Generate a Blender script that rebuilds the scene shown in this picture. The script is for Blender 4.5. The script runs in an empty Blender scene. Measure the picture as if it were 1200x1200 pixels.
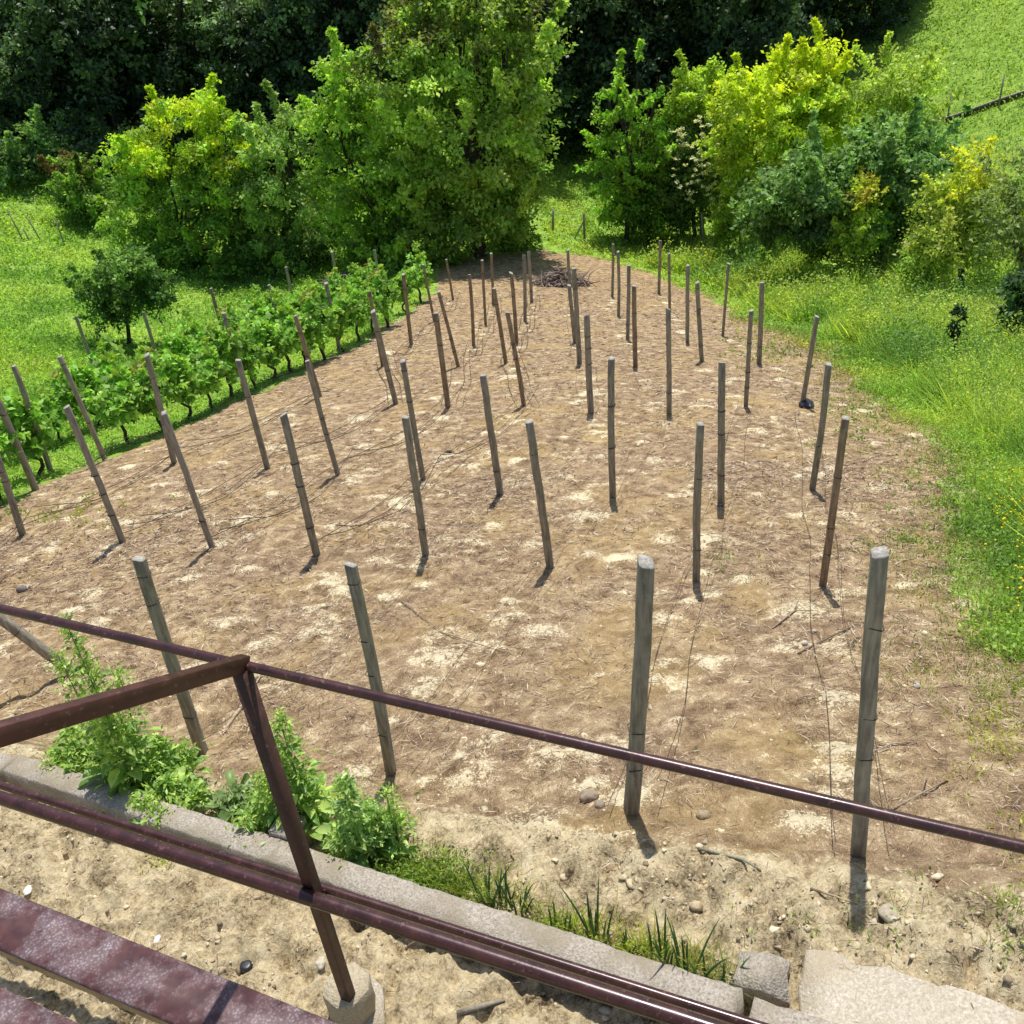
import math
import numpy as np
F_PX = 1150.0; PITCH = math.radians(34); ROLL = math.radians(-6); POST_H = 1.9
_cp, _sp = math.cos(PITCH), math.sin(PITCH)
_c, _s = math.cos(ROLL), math.sin(ROLL)
CF = np.array([0, _cp, -_sp])
_R = np.array([1.0, 0, 0]); _U = np.array([0, _sp, _cp])
CR = _c * _R + _s * _U
CU = -_s * _R + _c * _U
def ray(x, y):
    return CF + (x - 600) / F_PX * CR + (600 - y) / F_PX * CU
ROWS = [
 [(1031,648,1005.7,1000),(991,490,964,687),(971,427,951.5,575),(957.5,371,940,475),(893,331,889.5,426),(854,309,847,394)],
 [(757,659,739.6,952),(821,497,816,680),(846,425,845,590),(880.5,364,874,477),(817,331,822.5,424),(806,311,805.5,402),(784,297,785,365),(774,282,772,345)],
 [(411,662,458,905),(620,494,645,664),(716.5,420,718,582),(783,362,784,485),(743,335,744.5,430),(737,311,735.6,398.5),(724.3,295,725,371),(718.5,286,717.5,348.5)],
 [(163,655,237,882),(475,489,499,652),(566,440,586.5,580),(687.5,370,692.5,483),(672.5,314.5,679,426),(667,334.5,674,402),(665.5,293,669,350)],
 [(332,486,371,650),(472,423,496,562),(594.5,366,614,475),(579,338,593,426),(599,320,605.5,402),(614,299,615.5,377),(619.5,295,623,354)],
 [(192,484,249,642),(360,423,396,556),(510.5,367,525,477),(514,342,537,430),(550,322,555,405),(565,305,569,380),(575.5,297,578,358)],
 [(78,477,144,635),(279,422,313,548),(437,365,464,473),(433,341.5,448.5,429),(472.5,321.5,482,404),(496,310,509,377),(523,304,531,352)],
 [(-4,533,26,625),(172,416,204,542),(346,370,375,465)],
 [(16,429,60,553),(70,418,123,539),(262,367,288,462),(382,332,398,412),(447,311.5,455,380)],
]
PC = np.array([-3.659, 0.0299, -0.3287, 0.001325, -0.0034, -0.00977])
def _sm(t): t = np.clip(t, 0, 1); return t * t * (3 - 2 * t)
def _base(x, y):
    x = np.asarray(x, float); y = np.asarray(y, float)
    yc = np.clip(y, 0.5, 34)
    z = PC[0] + PC[2] * yc + PC[3] * yc * yc
    z = z + (y < 0.5) * (0.5 - y) * 0.1
    e = np.clip(y - 34, 0, None)                       # valley: slope fades out, then climbs
    z = z + np.where(e < 14, -0.2386 * e + 0.0085 * e * e, -1.674 + 0.11 * np.clip(e - 14, 0, 90))
    xc = np.clip(x, -8, 8)
    z = z + PC[1] * xc + PC[4] * xc * np.minimum(yc, 30) + PC[5] * xc * xc
    z = z + 0.2 * np.clip(-11 - x, 0, 60) * _sm((y - 8) / 20)
    h = np.clip(x - 9, 0, None)
    z = z + np.where(h < 15, 0.019 * h * h, 4.275 + 0.5 * np.clip(h - 15, 0, 60)) * _sm((y - 16) / 26)
    return z
def _post_points():
    pts = []
    for r in ROWS:
        for (tx, ty, bx, by) in r:
            b = ray(bx, by); t = ray(tx, ty)
            A = np.stack([t, -b], 1)
            u = np.linalg.lstsq(A, np.array([0, 0, POST_H]), rcond=None)[0]
            pts.append(u[1] * b)
    return np.array(pts)
_pp = _post_points()
_res = np.clip(_pp[:, 2] - _base(_pp[:, 0], _pp[:, 1]), -0.7, 0.7)
_w = 1 / np.maximum(_pp[:, 1], 4)
_sig = 1.2 + 0.13 * _pp[:, 1]
def Z(x, y):
    x = np.asarray(x, float); y = np.asarray(y, float)
    num = np.zeros(np.broadcast(x, y).shape); den = num + 0.10
    for (px, py, _), r, w, s in zip(_pp, _res, _w, _sig):
        k = w * np.exp(-((x - px) ** 2 + (y - py) ** 2) / (2 * s * s))
        num = num + k * r; den = den + k
    return _base(x, y) + num / den
def hit(px, py, h=0.0, ymax=140.0):
    d = ray(px, py)
    ts = np.concatenate([np.arange(0.8, 30, 0.02), np.arange(30, ymax, 0.1)]) / d[1]
    p = ts[:, None] * d
    zz = Z(p[:, 0], p[:, 1]) + h
    i = np.argmax(p[:, 2] < zz)
    if p[i, 2] >= zz[i]: return None
    return p[i]
def at(px, py, Y):
    d = ray(px, py); return d * (Y / d[1])
def post_ends(tx, ty, bx, by):
    b = hit(bx, by); t = ray(tx, ty)
    A = np.stack([t, -np.array([0, 0, 1.0])], 1)
    u = np.linalg.lstsq(A, b, rcond=None)[0]
    return b, u[0] * t
def proj(p):
    p = np.asarray(p, float); z = p @ CF
    return 600 + F_PX * (p @ CR) / z, 600 - F_PX * (p @ CU) / z

# ---- near the house the ground is a nearly level strip behind the garden kerb
_Zfield = Z
def Z(x, y):
    x = np.asarray(x, float); y = np.asarray(y, float)
    s = 0.42 * x + 0.907 * y
    xc = np.clip(x, -6, 4)
    tilt = 0.04 + 0.06 * _sm((s - 2.3) / 0.6)
    zc = -4.74 + tilt * xc + 0.19 * np.clip(x, 0, 4)
    t = _sm((s - 2.95) / 0.85)
    return zc * (1 - t) + _Zfield(x, y) * t

rng = np.random.default_rng(7)
import bpy
scene = bpy.context.scene
COL = scene.collection

# ------------------------------------------------------------------ noise
_lat = np.random.default_rng(11).random((256, 256))
def vn(x, y, sc, seed=0):
    x = np.asarray(x) * sc + seed * 17.31; y = np.asarray(y) * sc + seed * 9.77
    xi = np.floor(x).astype(int); yi = np.floor(y).astype(int)
    fx = x - xi; fy = y - yi; fx = fx * fx * (3 - 2 * fx); fy = fy * fy * (3 - 2 * fy)
    a = _lat[xi & 255, yi & 255]; b = _lat[(xi + 1) & 255, yi & 255]
    c = _lat[xi & 255, (yi + 1) & 255]; d = _lat[(xi + 1) & 255, (yi + 1) & 255]
    return (a * (1 - fx) + b * fx) * (1 - fy) + (c * (1 - fx) + d * fx) * fy
def fb(x, y, sc, seed=0, n=3):
    v = 0; a = 1; t = 0
    for i in range(n):
        v = v + a * vn(x, y, sc * 2.03 ** i, seed + i * 3); t += a; a *= 0.55
    return v / t

# ------------------------------------------------------------------ the edge of the bare field
EDGE_PX = [(640,293),(700,303),(760,320),(830,347),(880,378),(940,398),(985,425),(1030,470),(1075,500),(1120,540),(1130,575),
           (1122,620),(1140,670),(1165,730),(1200,800),(1290,900),(1500,1200),(900,1500),(-300,1500),(-500,800),
           (-80,640),(0,592),(60,561),(130,534),(200,508),(280,470),(340,441),(420,405),(500,353),(512,318),(545,303)]
POLY = np.array([hit(*p)[:2] for p in EDGE_PX[:16]] + [(9, 1.5), (9, -8), (-14, -8), (-16, 9)] + [hit(*p)[:2] for p in EDGE_PX[20:]])
def field_sd(x, y):
    """positive inside the bare field, in metres"""
    sh = np.shape(x); x = np.ravel(x); y = np.ravel(y)
    best = np.full(x.shape, 1e9); ins = np.zeros(x.shape, bool)
    for a, b in zip(POLY, np.roll(POLY, -1, 0)):
        d = b - a; t = np.clip(((x - a[0]) * d[0] + (y - a[1]) * d[1]) / (d @ d), 0, 1)
        best = np.minimum(best, np.hypot(x - a[0] - t * d[0], y - a[1] - t * d[1]))
        c = (a[1] > y) != (b[1] > y)
        ins ^= c & (x < (b[0] - a[0]) * (y - a[1]) / (b[1] - a[1] + 1e-12) + a[0])
    return np.where(ins, best, -best).reshape(sh)

# ------------------------------------------------------------------ mesh helpers
def mk(name, V, faces, mats, parent=None, colors=None, smooth=False, mi=None, attrs=None):
    """faces: (n,k) array or list of arrays"""
    if not isinstance(faces, list): faces = [faces]
    V = np.asarray(V, np.float32)
    if parent is not None:
        V = V - np.array(parent.location, np.float32)
    me = bpy.data.meshes.new(name)
    me.vertices.add(len(V)); me.vertices.foreach_set('co', V.ravel())
    faces = [np.asarray(f, np.int32) for f in faces if len(f)]
    tot = np.concatenate([np.full(len(f), f.shape[1], np.int32) for f in faces])
    idx = np.concatenate([f.ravel() for f in faces])
    st = np.concatenate([[0], np.cumsum(tot)[:-1]]).astype(np.int32)
    me.loops.add(len(idx)); me.loops.foreach_set('vertex_index', idx)
    me.polygons.add(len(tot)); me.polygons.foreach_set('loop_start', st); me.polygons.foreach_set('loop_total', tot)
    if smooth: me.polygons.foreach_set('use_smooth', np.ones(len(tot), bool))
    if mi is not None: me.polygons.foreach_set('material_index', np.asarray(mi, np.int32))
    if colors is not None:
        a = me.color_attributes.new('tint', 'FLOAT_COLOR', 'POINT')
        c = np.ones((len(V), 4), np.float32); c[:, :3] = colors
        a.data.foreach_set('color', c.ravel())
    for k, v in (attrs or {}).items():
        a = me.attributes.new(k, 'FLOAT', 'POINT'); a.data.foreach_set('value', np.asarray(v, np.float32))
    me.update(calc_edges=True); me.validate()
    for m in (mats if isinstance(mats, (list, tuple)) else [mats]): me.materials.append(m)
    o = bpy.data.objects.new(name, me); COL.objects.link(o)
    if parent is not None: o.parent = parent
    return o
def tag(o, label=None, cat=None, group=None, kind=None):
    if label: o['label'] = label
    if cat: o['category'] = cat
    if group: o['group'] = group
    if kind: o['kind'] = kind
    return o
def empty(name, loc, label, cat, group=None):
    o = bpy.data.objects.new(name, None); COL.objects.link(o); o.location = tuple(float(v) for v in loc)
    o.empty_display_size = 0.2
    return tag(o, label, cat, group)
def center(o):
    """move a one-mesh thing's origin to its own lowest middle point"""
    me = o.data; n = len(me.vertices); a = np.zeros(n * 3, np.float32); me.vertices.foreach_get('co', a); a = a.reshape(-1, 3)
    c = np.array([(a[:, 0].min() + a[:, 0].max()) / 2, (a[:, 1].min() + a[:, 1].max()) / 2, a[:, 2].min()], np.float32)
    me.vertices.foreach_set('co', (a - c).ravel()); o.location = tuple(float(v) for v in c); me.update()
    return o
def copy_tree(o, loc, rz=0.0, sc=1.0):
    c = o.copy(); COL.objects.link(c)
    c.location = tuple(float(v) for v in loc); c.rotation_euler = (0, 0, rz); c.scale = (sc, sc, sc)
    for ch in o.children:
        d = ch.copy(); COL.objects.link(d); d.parent = c
    return c
class Geo:
    """collects pieces into one mesh"""
    def __init__(s): s.V = []; s.F = {}; s.n = 0; s.C = []
    def add(s, V, faces, col=None):
        for f in (faces if isinstance(faces, list) else [faces]):
            f = np.asarray(f)
            if len(f): s.F.setdefault(f.shape[1], []).append(f + s.n)
        s.V.append(np.asarray(V, float)); s.n += len(V)
        s.C.append(np.broadcast_to(np.array((1, 1, 1) if col is None else col, float), (len(V), 3)))
    def build(s, name, mats, parent=None, smooth=False):
        F = [np.concatenate(v) for v in s.F.values()]
        return mk(name, np.concatenate(s.V), F, mats, parent, np.concatenate(s.C), smooth)
def sweep(path, section, up=(0, 0, 1), scale=None, cap=True):
    path = np.asarray(path, float); n = len(path); sec = np.asarray(section, float); k = len(sec)
    T = np.gradient(path, axis=0); T /= np.linalg.norm(T, axis=1)[:, None]
    up = np.asarray(up, float)
    S = np.cross(T, up); bad = np.linalg.norm(S, axis=1) < 1e-3
    if bad.any(): S[bad] = np.cross(T[bad], (0, 1, 0))
    S /= np.linalg.norm(S, axis=1)[:, None]; U = np.cross(S, T)
    sc = np.ones(n) if scale is None else np.asarray(scale, float)
    V = path[:, None] + (S[:, None] * sec[None, :, 0:1] + U[:, None] * sec[None, :, 1:2]) * sc[:, None, None]
    V = V.reshape(-1, 3)
    i = np.arange(n - 1)[:, None] * k; j = np.arange(k)[None]; j2 = (j + 1) % k
    Q = np.stack([i + j, i + j2, i + k + j2, i + k + j], -1).reshape(-1, 4)[:, ::-1]
    F = [Q]
    if cap:
        F.append(np.array([np.arange(k)])); F.append(np.array([np.arange(k)[::-1] + (n - 1) * k]))
    return V, F
def circ(r, k=8): a = np.arange(k) * 2 * np.pi / k; return np.stack([np.cos(a), np.sin(a)], 1) * r
def rect(w, h, c=0.006):
    w /= 2; h /= 2
    return [(w - c, -h), (w, -h + c), (w, h - c), (w - c, h), (-w + c, h), (-w, h - c), (-w, -h + c), (-w + c, -h)]
def tube(path, r, k=6, cap=True):
    path = np.asarray(path, float); r = np.broadcast_to(np.asarray(r, float), (len(path),))
    d = np.abs(path[-1] - path[0]); up = (0, 1, 0) if d[2] > max(d[0], d[1]) else (0, 0, 1)
    return sweep(path, circ(1, k), up=up, scale=r, cap=cap)
def unit(v): v = np.asarray(v, float); return v / np.maximum(np.linalg.norm(v, axis=-1, keepdims=True), 1e-9)
def diamonds(P, D, N, L, W, bend=0.0):
    """leaf blades: base P, direction D, side from N, length L, width W -> four vertices each"""
    S = unit(np.cross(D, N)); L = L[:, None]; W = W[:, None]
    mid = P + D * L * 0.45
    tip = P + D * L + np.array([0, 0, -1.0]) * L * bend
    V = np.stack([P, mid - S * W / 2, tip, mid + S * W / 2], 1).reshape(-1, 3)
    return V, np.arange(len(P) * 4).reshape(-1, 4)
def creased(P, D, N, L, W, bend=0.3):
    """bigger leaves with a midrib crease: 8 vertices, 6 faces"""
    S = unit(np.cross(D, N)); N2 = unit(np.cross(S, D)); L = L[:, None]; W = W[:, None]
    dn = np.array([0, 0, -1.0])
    m1 = P + D * L * .38 + dn * L * bend * .12; m2 = P + D * L * .72 + dn * L * bend * .45; tip = P + D * L * .97 + dn * L * bend
    up = N2 * W * .22
    V = np.stack([P, m1 - S * W * .5 + up, m1, m1 + S * W * .5 + up, m2 - S * W * .42 + up, m2, m2 + S * W * .42 + up, tip], 1).reshape(-1, 3)
    b = np.arange(len(P))[:, None] * 8
    T = np.concatenate([b + np.array([[0, 2, 1]]), b + np.array([[0, 3, 2]]), b + np.array([[4, 5, 7]]), b + np.array([[5, 6, 7]])])
    Q = np.concatenate([b + np.array([[1, 2, 5, 4]]), b + np.array([[2, 3, 6, 5]])])
    return V, [T, Q]
def rand_dir(n, r=rng): return unit(r.normal(size=(n, 3)))

# ------------------------------------------------------------------ materials
def M(name):
    m = bpy.data.materials.new(name); m.use_nodes = True; nt = m.node_tree; nt.nodes.clear()
    out = nt.nodes.new('ShaderNodeOutputMaterial'); return m, nt, out
def nd(nt, t, **kw):
    n = nt.nodes.new(t)
    for k, v in kw.items():
        if k in n.inputs: n.inputs[k].default_value = v
        else: setattr(n, k, v)
    return n
def noise(nt, vec, scale, detail=4, rough=0.55, dist=0.0):
    n = nt.nodes.new('ShaderNodeTexNoise'); n.inputs['Scale'].default_value = scale; n.inputs['Detail'].default_value = detail
    n.inputs['Roughness'].default_value = rough; n.inputs['Distortion'].default_value = dist
    if vec is not None: nt.links.new(vec, n.inputs['Vector'])
    return n.outputs['Fac']
def ramp(nt, fac, stops):
    n = nt.nodes.new('ShaderNodeValToRGB'); cr = n.color_ramp
    while len(cr.elements) < len(stops): cr.elements.new(0.5)
    for e, (p, c) in zip(cr.elements, stops):
        e.position = p; e.color = (*c, 1) if len(c) == 3 else c
    nt.links.new(fac, n.inputs['Fac']); return n.outputs['Color']
def mix(nt, fac, a, b, typ='MIX'):
    n = nt.nodes.new('ShaderNodeMix'); n.data_type = 'RGBA'; n.blend_type = typ; n.clamp_factor = True
    for s, v in ((0, fac), (6, a), (7, b)):
        if hasattr(v, 'is_linked'): nt.links.new(v, n.inputs[s])
        else: n.inputs[s].default_value = v if s == 0 else (*v, 1)
    return n.outputs[2]
def mth(nt, op, a, b=None, clamp=False):
    n = nt.nodes.new('ShaderNodeMath'); n.operation = op; n.use_clamp = clamp
    for i, v in enumerate((a, b)):
        if v is None: continue
        if hasattr(v, 'is_linked'): nt.links.new(v, n.inputs[i])
        else: n.inputs[i].default_value = v
    return n.outputs[0]
def bump(nt, h, strength=0.5, dist=0.02):
    n = nt.nodes.new('ShaderNodeBump'); n.inputs['Strength'].default_value = strength; n.inputs['Distance'].default_value = dist
    nt.links.new(h, n.inputs['Height']); return n.outputs['Normal']
def coords(nt, scale=None):
    tc = nt.nodes.new('ShaderNodeTexCoord')
    if scale is None: return tc.outputs['Object']
    mp = nt.nodes.new('ShaderNodeMapping'); mp.inputs['Scale'].default_value = scale
    nt.links.new(tc.outputs['Object'], mp.inputs['Vector']); return mp.outputs['Vector']
def attr(nt, name):
    n = nt.nodes.new('ShaderNodeAttribute'); n.attribute_name = name; return n
def principled(nt, out, color, rough=0.8, spec=0.3, normal=None, metal=0.0):
    p = nt.nodes.new('ShaderNodeBsdfPrincipled')
    for k, v in (('Base Color', color), ('Roughness', rough)):
        if hasattr(v, 'is_linked'): nt.links.new(v, p.inputs[k])
        else: p.inputs[k].default_value = v if k == 'Roughness' else (*v, 1)
    p.inputs['Specular IOR Level'].default_value = spec; p.inputs['Metallic'].default_value = metal
    if normal is not None: nt.links.new(normal, p.inputs['Normal'])
    if out is not None: nt.links.new(p.outputs[0], out.inputs['Surface'])
    return p
def leaf_mat(name, transl=0.4, gain=1.0, rough=0.5, spec=0.3):
    m, nt, out = M(name)
    a = attr(nt, 'tint').outputs['Color']
    v = noise(nt, coords(nt), 9.0, 2)
    c = mix(nt, 1.0, a, ramp(nt, v, [(0.3, (0.72 * gain, 0.75 * gain, 0.7 * gain)), (0.7, (1.2 * gain, 1.15 * gain, 1.1 * gain))]), 'MULTIPLY')
    p = principled(nt, None, c, rough, spec)
    t = nt.nodes.new('ShaderNodeBsdfTranslucent')
    nt.links.new(mix(nt, 1.0, c, (1.25, 1.35, 0.6), 'MULTIPLY'), t.inputs['Color'])
    ms = nt.nodes.new('ShaderNodeMixShader'); ms.inputs[0].default_value = transl
    nt.links.new(p.outputs[0], ms.inputs[1]); nt.links.new(t.outputs[0], ms.inputs[2]); nt.links.new(ms.outputs[0], out.inputs['Surface'])
    return m
LEAF = leaf_mat('tree leaves', 0.42)
DLEAF = leaf_mat('shaded forest leaves', 0.3, 1.0, 0.45, 0.35)
GRASS = leaf_mat('meadow blades', 0.5)
WEED = leaf_mat('weed leaves', 0.35, 1.0, 0.42, 0.4)
def tint_mat(name, rough=0.85, spec=0.2):
    m, nt, out = M(name)
    a = attr(nt, 'tint').outputs['Color']; v = noise(nt, coords(nt), 40, 4)
    principled(nt, out, mix(nt, 1.0, a, ramp(nt, v, [(0.3, (.65, .65, .65)), (0.7, (1.2, 1.2, 1.2))]), 'MULTIPLY'), rough, spec,
               bump(nt, v, 0.5, 0.01))
    return m
DRY = tint_mat('dry stalks and clods')
def bark_mat():
    m, nt, out = M('bark'); v = noise(nt, coords(nt, (6, 6, 1.4)), 5, 6)
    principled(nt, out, ramp(nt, v, [(0.3, (.03, .024, .018)), (0.7, (.13, .11, .085))]), 0.9, 0.15, bump(nt, v, 0.8, 0.03)); return m
BARK = bark_mat()
def ground_mat():
    m, nt, out = M('earth'); co = coords(nt)
    g = attr(nt, 'grass').outputs['Fac']; pale = attr(nt, 'pale').outputs['Fac']; bare = attr(nt, 'bare').outputs['Fac']
    big = noise(nt, co, 0.7, 4, 0.6); med = noise(nt, co, 5, 6, 0.65, 0.4); fine = noise(nt, co, 34, 6, 0.7, 1.2)
    st = noise(nt, coords(nt, (1, 0.45, 1)), 75, 4, 0.7, 2.5)
    soil = ramp(nt, mth(nt, 'ADD', mth(nt, 'MULTIPLY', med, 0.45), mth(nt, 'MULTIPLY', st, 0.55)),
                [(0.37, (.045, .029, .016)), (0.45, (.225, .150, .082)), (0.52, (.39, .275, .155)), (0.62, (.68, .54, .33))])  # darkest stop paints shaded cavities into the soil colour
    soil = mix(nt, ramp(nt, big, [(0.42, (0, 0, 0)), (0.62, (.55, .55, .55))]), soil, mix(nt, 0.4, soil, (.26, .175, .135)))
    ochre = ramp(nt, noise(nt, co, 0.9, 3, 0.5, 0.6), [(0.52, (0, 0, 0)), (0.66, (.8, .8, .8))])
    soil = mix(nt, ochre, soil, mix(nt, 0.45, soil, (.48, .34, .13)))
    clay = ramp(nt, mth(nt, 'ADD', mth(nt, 'MULTIPLY', med, 0.5), mth(nt, 'MULTIPLY', fine, 0.5)),
                [(0.37, (.07, .05, .028)), (0.45, (.34, .265, .155)), (0.53, (.60, .49, .30)), (0.66, (.80, .70, .47))])
    pf = mth(nt, 'ADD', pale, mth(nt, 'MULTIPLY', mth(nt, 'SUBTRACT', mth(nt, 'ADD', mth(nt, 'MULTIPLY', fine, .6), mth(nt, 'MULTIPLY', med, .4)), 0.52), 5.5))
    pf = ramp(nt, pf, [(0.36, (0, 0, 0)), (0.55, (1, 1, 1))])
    soil = mix(nt, pf, soil, mix(nt, 0.5, clay, (.86, .76, .52)))
    bf = ramp(nt, mth(nt, 'ADD', bare, mth(nt, 'MULTIPLY', mth(nt, 'SUBTRACT', med, 0.5), 0.8)), [(0.35, (0, 0, 0)), (0.65, (1, 1, 1))])
    soil = mix(nt, bf, soil, clay)
    turf = ramp(nt, noise(nt, co, 3.0, 6, 0.7), [(0.3, (.10, .18, .03)), (0.5, (.24, .38, .06)), (0.7, (.38, .50, .10))])
    gf = ramp(nt, mth(nt, 'ADD', g, mth(nt, 'MULTIPLY', mth(nt, 'SUBTRACT', fine, 0.5), 0.7)), [(0.4, (0, 0, 0)), (0.6, (1, 1, 1))])
    hsum = mth(nt, 'ADD', mth(nt, 'MULTIPLY', fine, 1.0), mth(nt, 'MULTIPLY', st, 0.5))
    principled(nt, out, mix(nt, gf, soil, turf), 0.95, 0.1, bump(nt, hsum, 0.85, 0.02)); return m
def post_mat(name, c0, c1, c2):
    m, nt, out = M(name)
    v = noise(nt, coords(nt, (1, 1, 0.12)), 38, 5, 0.6); w = noise(nt, coords(nt), 3.5, 4)
    f = noise(nt, coords(nt), 120, 3)
    c = ramp(nt, mth(nt, 'ADD', mth(nt, 'MULTIPLY', v, 0.6), mth(nt, 'MULTIPLY', w, 0.4)), [(0.32, c0), (0.5, c1), (0.68, c2)])
    c = mix(nt, ramp(nt, noise(nt, coords(nt), 14, 5), [(0.58, (0, 0, 0)), (0.66, (.6, .6, .6))]), c, (.30, .29, .22))
    principled(nt, out, c, 0.9, 0.15, bump(nt, mth(nt, 'ADD', v, mth(nt, 'MULTIPLY', f, .6)), 0.7, 0.006)); return m
POSTM = [post_mat('weathered grey post', (.11, .098, .078), (.27, .24, .185), (.46, .41, .32)),
         post_mat('brown weathered post', (.10, .072, .050), (.27, .195, .130), (.44, .34, .235)),
         post_mat('pale weathered post', (.13, .115, .095), (.30, .265, .21), (.46, .41, .33))]
def simple(name, c0, c1, scale=20, rough=0.8, spec=0.3, b=0.3, bd=0.004):
    m, nt, out = M(name); v = noise(nt, coords(nt), scale, 6, 0.65)
    principled(nt, out, ramp(nt, v, [(0.35, c0), (0.65, c1)]), rough, spec, bump(nt, v, b, bd)); return m
CAPM = simple('post top concrete', (.24, .22, .18), (.48, .45, .40), 60)
WIRE = simple('rusty wire', (.035, .025, .02), (.12, .085, .06), 50, 0.6)
WIREG = simple('galvanised wire', (.25, .25, .25), (.5, .5, .5), 50, 0.4, 0.5)
PLASTIC = simple('black plastic', (.01, .01, .012), (.03, .03, .035), 30, 0.35, 0.5)
def concrete_mat(name, a, b, c, stain=(.2, .16, .10)):
    m, nt, out = M(name); co = coords(nt); v = noise(nt, co, 70, 6, 0.75); w = noise(nt, co, 4, 5)
    col = ramp(nt, v, [(0.35, a), (0.5, b), (0.68, c)])
    col = mix(nt, ramp(nt, w, [(0.45, (0, 0, 0)), (0.62, (.8, .8, .8))]), col, stain)
    vo = nt.nodes.new('ShaderNodeTexVoronoi'); vo.inputs['Scale'].default_value = 90; nt.links.new(co, vo.inputs['Vector'])
    principled(nt, out, col, 0.92, 0.15, bump(nt, mth(nt, 'ADD', v, vo.outputs['Distance']), 0.6, 0.006)); return m
KERB = concrete_mat('rough kerb concrete', (.20, .17, .135), (.37, .325, .265), (.54, .49, .41), (.28, .235, .165))
SLAB = concrete_mat('pale plaster slab', (.36, .31, .23), (.50, .44, .34), (.66, .61, .52), (.42, .34, .23))
CREAM = concrete_mat('cream wall render', (.32, .26, .17), (.46, .39, .27), (.55, .48, .36), (.36, .29, .19))
def paint_mat(name, base, dark, rough, dust=0.0, spec=0.5):
    m, nt, out = M(name); co = coords(nt); v = noise(nt, co, 12, 5); f = noise(nt, co, 90, 3)
    c = ramp(nt, v, [(0.35, dark), (0.65, base)])
    r = ramp(nt, v, [(0.3, (rough * .8,) * 3), (0.7, (rough * 1.25,) * 3)])
    if dust:
        vo = nt.nodes.new('ShaderNodeTexVoronoi'); vo.inputs['Scale'].default_value = 85; vo.inputs['Randomness'].default_value = 1
        nt.links.new(co, vo.inputs['Vector'])
        sp = ramp(nt, vo.outputs['Distance'], [(0.08, (.8, .8, .8)), (0.55, (0, 0, 0))])
        area = ramp(nt, noise(nt, co, 5.5, 6, 0.7), [(0.45, (0, 0, 0)), (0.68, (dust, dust, dust))])
        k = mix(nt, 1.0, sp, area, 'MULTIPLY')
        k = mix(nt, 0.34, k, area, 'ADD')
        c = mix(nt, k, c, (.50, .43, .44))
    else:
        ch = ramp(nt, noise(nt, co, 45, 5, 0.7), [(0.59, (0, 0, 0)), (0.66, (.55, .55, .55))])
        c = mix(nt, ch, c, (.22, .13, .11))
    principled(nt, out, c, r, spec, bump(nt, f, 0.12, 0.002)); return m
MAROON = paint_mat('maroon gloss paint', (.068, .024, .023), (.038, .015, .015), 0.27, 0, 0.5)
BROWN = paint_mat('red brown paint', (.100, .034, .026), (.05, .020, .016), 0.5, 0, 0.35)
BROWND = paint_mat('dark brown paint', (.085, .038, .030), (.05, .024, .02), 0.55, 0, 0.3)
CAPP = paint_mat('dusty maroon sheet', (.098, .036, .034), (.058, .023, .023), 0.42, 0.8, 0.4)

# ------------------------------------------------------------------ ground
def axis(segs):
    out = []
    for a, b, s0, s1 in segs:
        p = a
        while p < b:
            out.append(p); t = (p - a) / (b - a); p += s0 * (s1 / s0) ** t
    out.append(segs[-1][1]); return np.array(out)
gy = axis([(-60, 0.5, 12, .2), (0.5, 6, .022, .026), (6, 20, .026, .11), (20, 40, .11, .3), (40, 90, .3, 2.5), (90, 700, 2.5, 80)])
gxh = axis([(0, 4.5, .026, .03), (4.5, 11, .03, .14), (11, 40, .14, .9), (40, 700, .9, 80)])
gx = np.concatenate([-gxh[::-1][:-1], gxh])
X, Y = np.meshgrid(gx, gy)
ZZ = Z(X, Y)
SD = field_sd(X, Y)
pale = np.zeros_like(X)
mound = np.zeros_like(X)
ROWPTS = []
for r in ROWS: ROWPTS.append(np.array([post_ends(*p)[0] for p in r]))
pr = np.random.default_rng(5)
spots = []
for ri, rp in enumerate(ROWPTS[:8]):
    for a, b in zip(rp[:-1], rp[1:]):
        L = np.hypot(*(b - a)[:2]); n = int(L / 0.85)
        for k in range(1, n):
            p = a + (b - a) * (k / n); spots.append((p[0] + pr.normal(0, .16), p[1] + pr.normal(0, .16), pr.uniform(.08, .32), pr.uniform(.35, 1.15)))
for _ in range(380):
    spots.append((pr.uniform(-8, 8), 4 + 14 * pr.random() ** 1.3, pr.uniform(.07, .22), pr.uniform(.45, 1)))
for (px, py, rad) in [(850,1020,.22),(520,770,.25),(640,740,.2),(985,880,.22),(690,605,.3),(560,985,.3),(610,975,.25),(700,985,.2),(220,235+445,.2),(760,1030,.3),(940,960,.15)]:
    p = hit(px, py); spots.append((p[0], p[1], rad, 1.0))
for (cx, cy, rad, amp) in spots:
    i0, i1 = np.searchsorted(gx, [cx - 3 * rad, cx + 3 * rad]); j0, j1 = np.searchsorted(gy, [cy - 3 * rad, cy + 3 * rad])
    if i1 <= i0 or j1 <= j0: continue
    xs, ys = X[j0:j1, i0:i1], Y[j0:j1, i0:i1]
    d = np.hypot(xs - cx, (ys - cy) * 1.25) / (rad * (0.55 + 0.9 * fb(xs, ys, 5.0, 8, 2)))
    k = amp * np.exp(-d ** 2)
    pale[j0:j1, i0:i1] = np.maximum(pale[j0:j1, i0:i1], k); mound[j0:j1, i0:i1] = np.maximum(mound[j0:j1, i0:i1], k * rad * 0.22)
S_ = 0.42 * X + 0.907 * Y
bare = _sm((3.75 - S_) / 0.7) * (1 - 0.0 * X)                     # bare clay beside the house
near = _sm((24 - Y) / 12) * (SD > -1)
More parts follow.
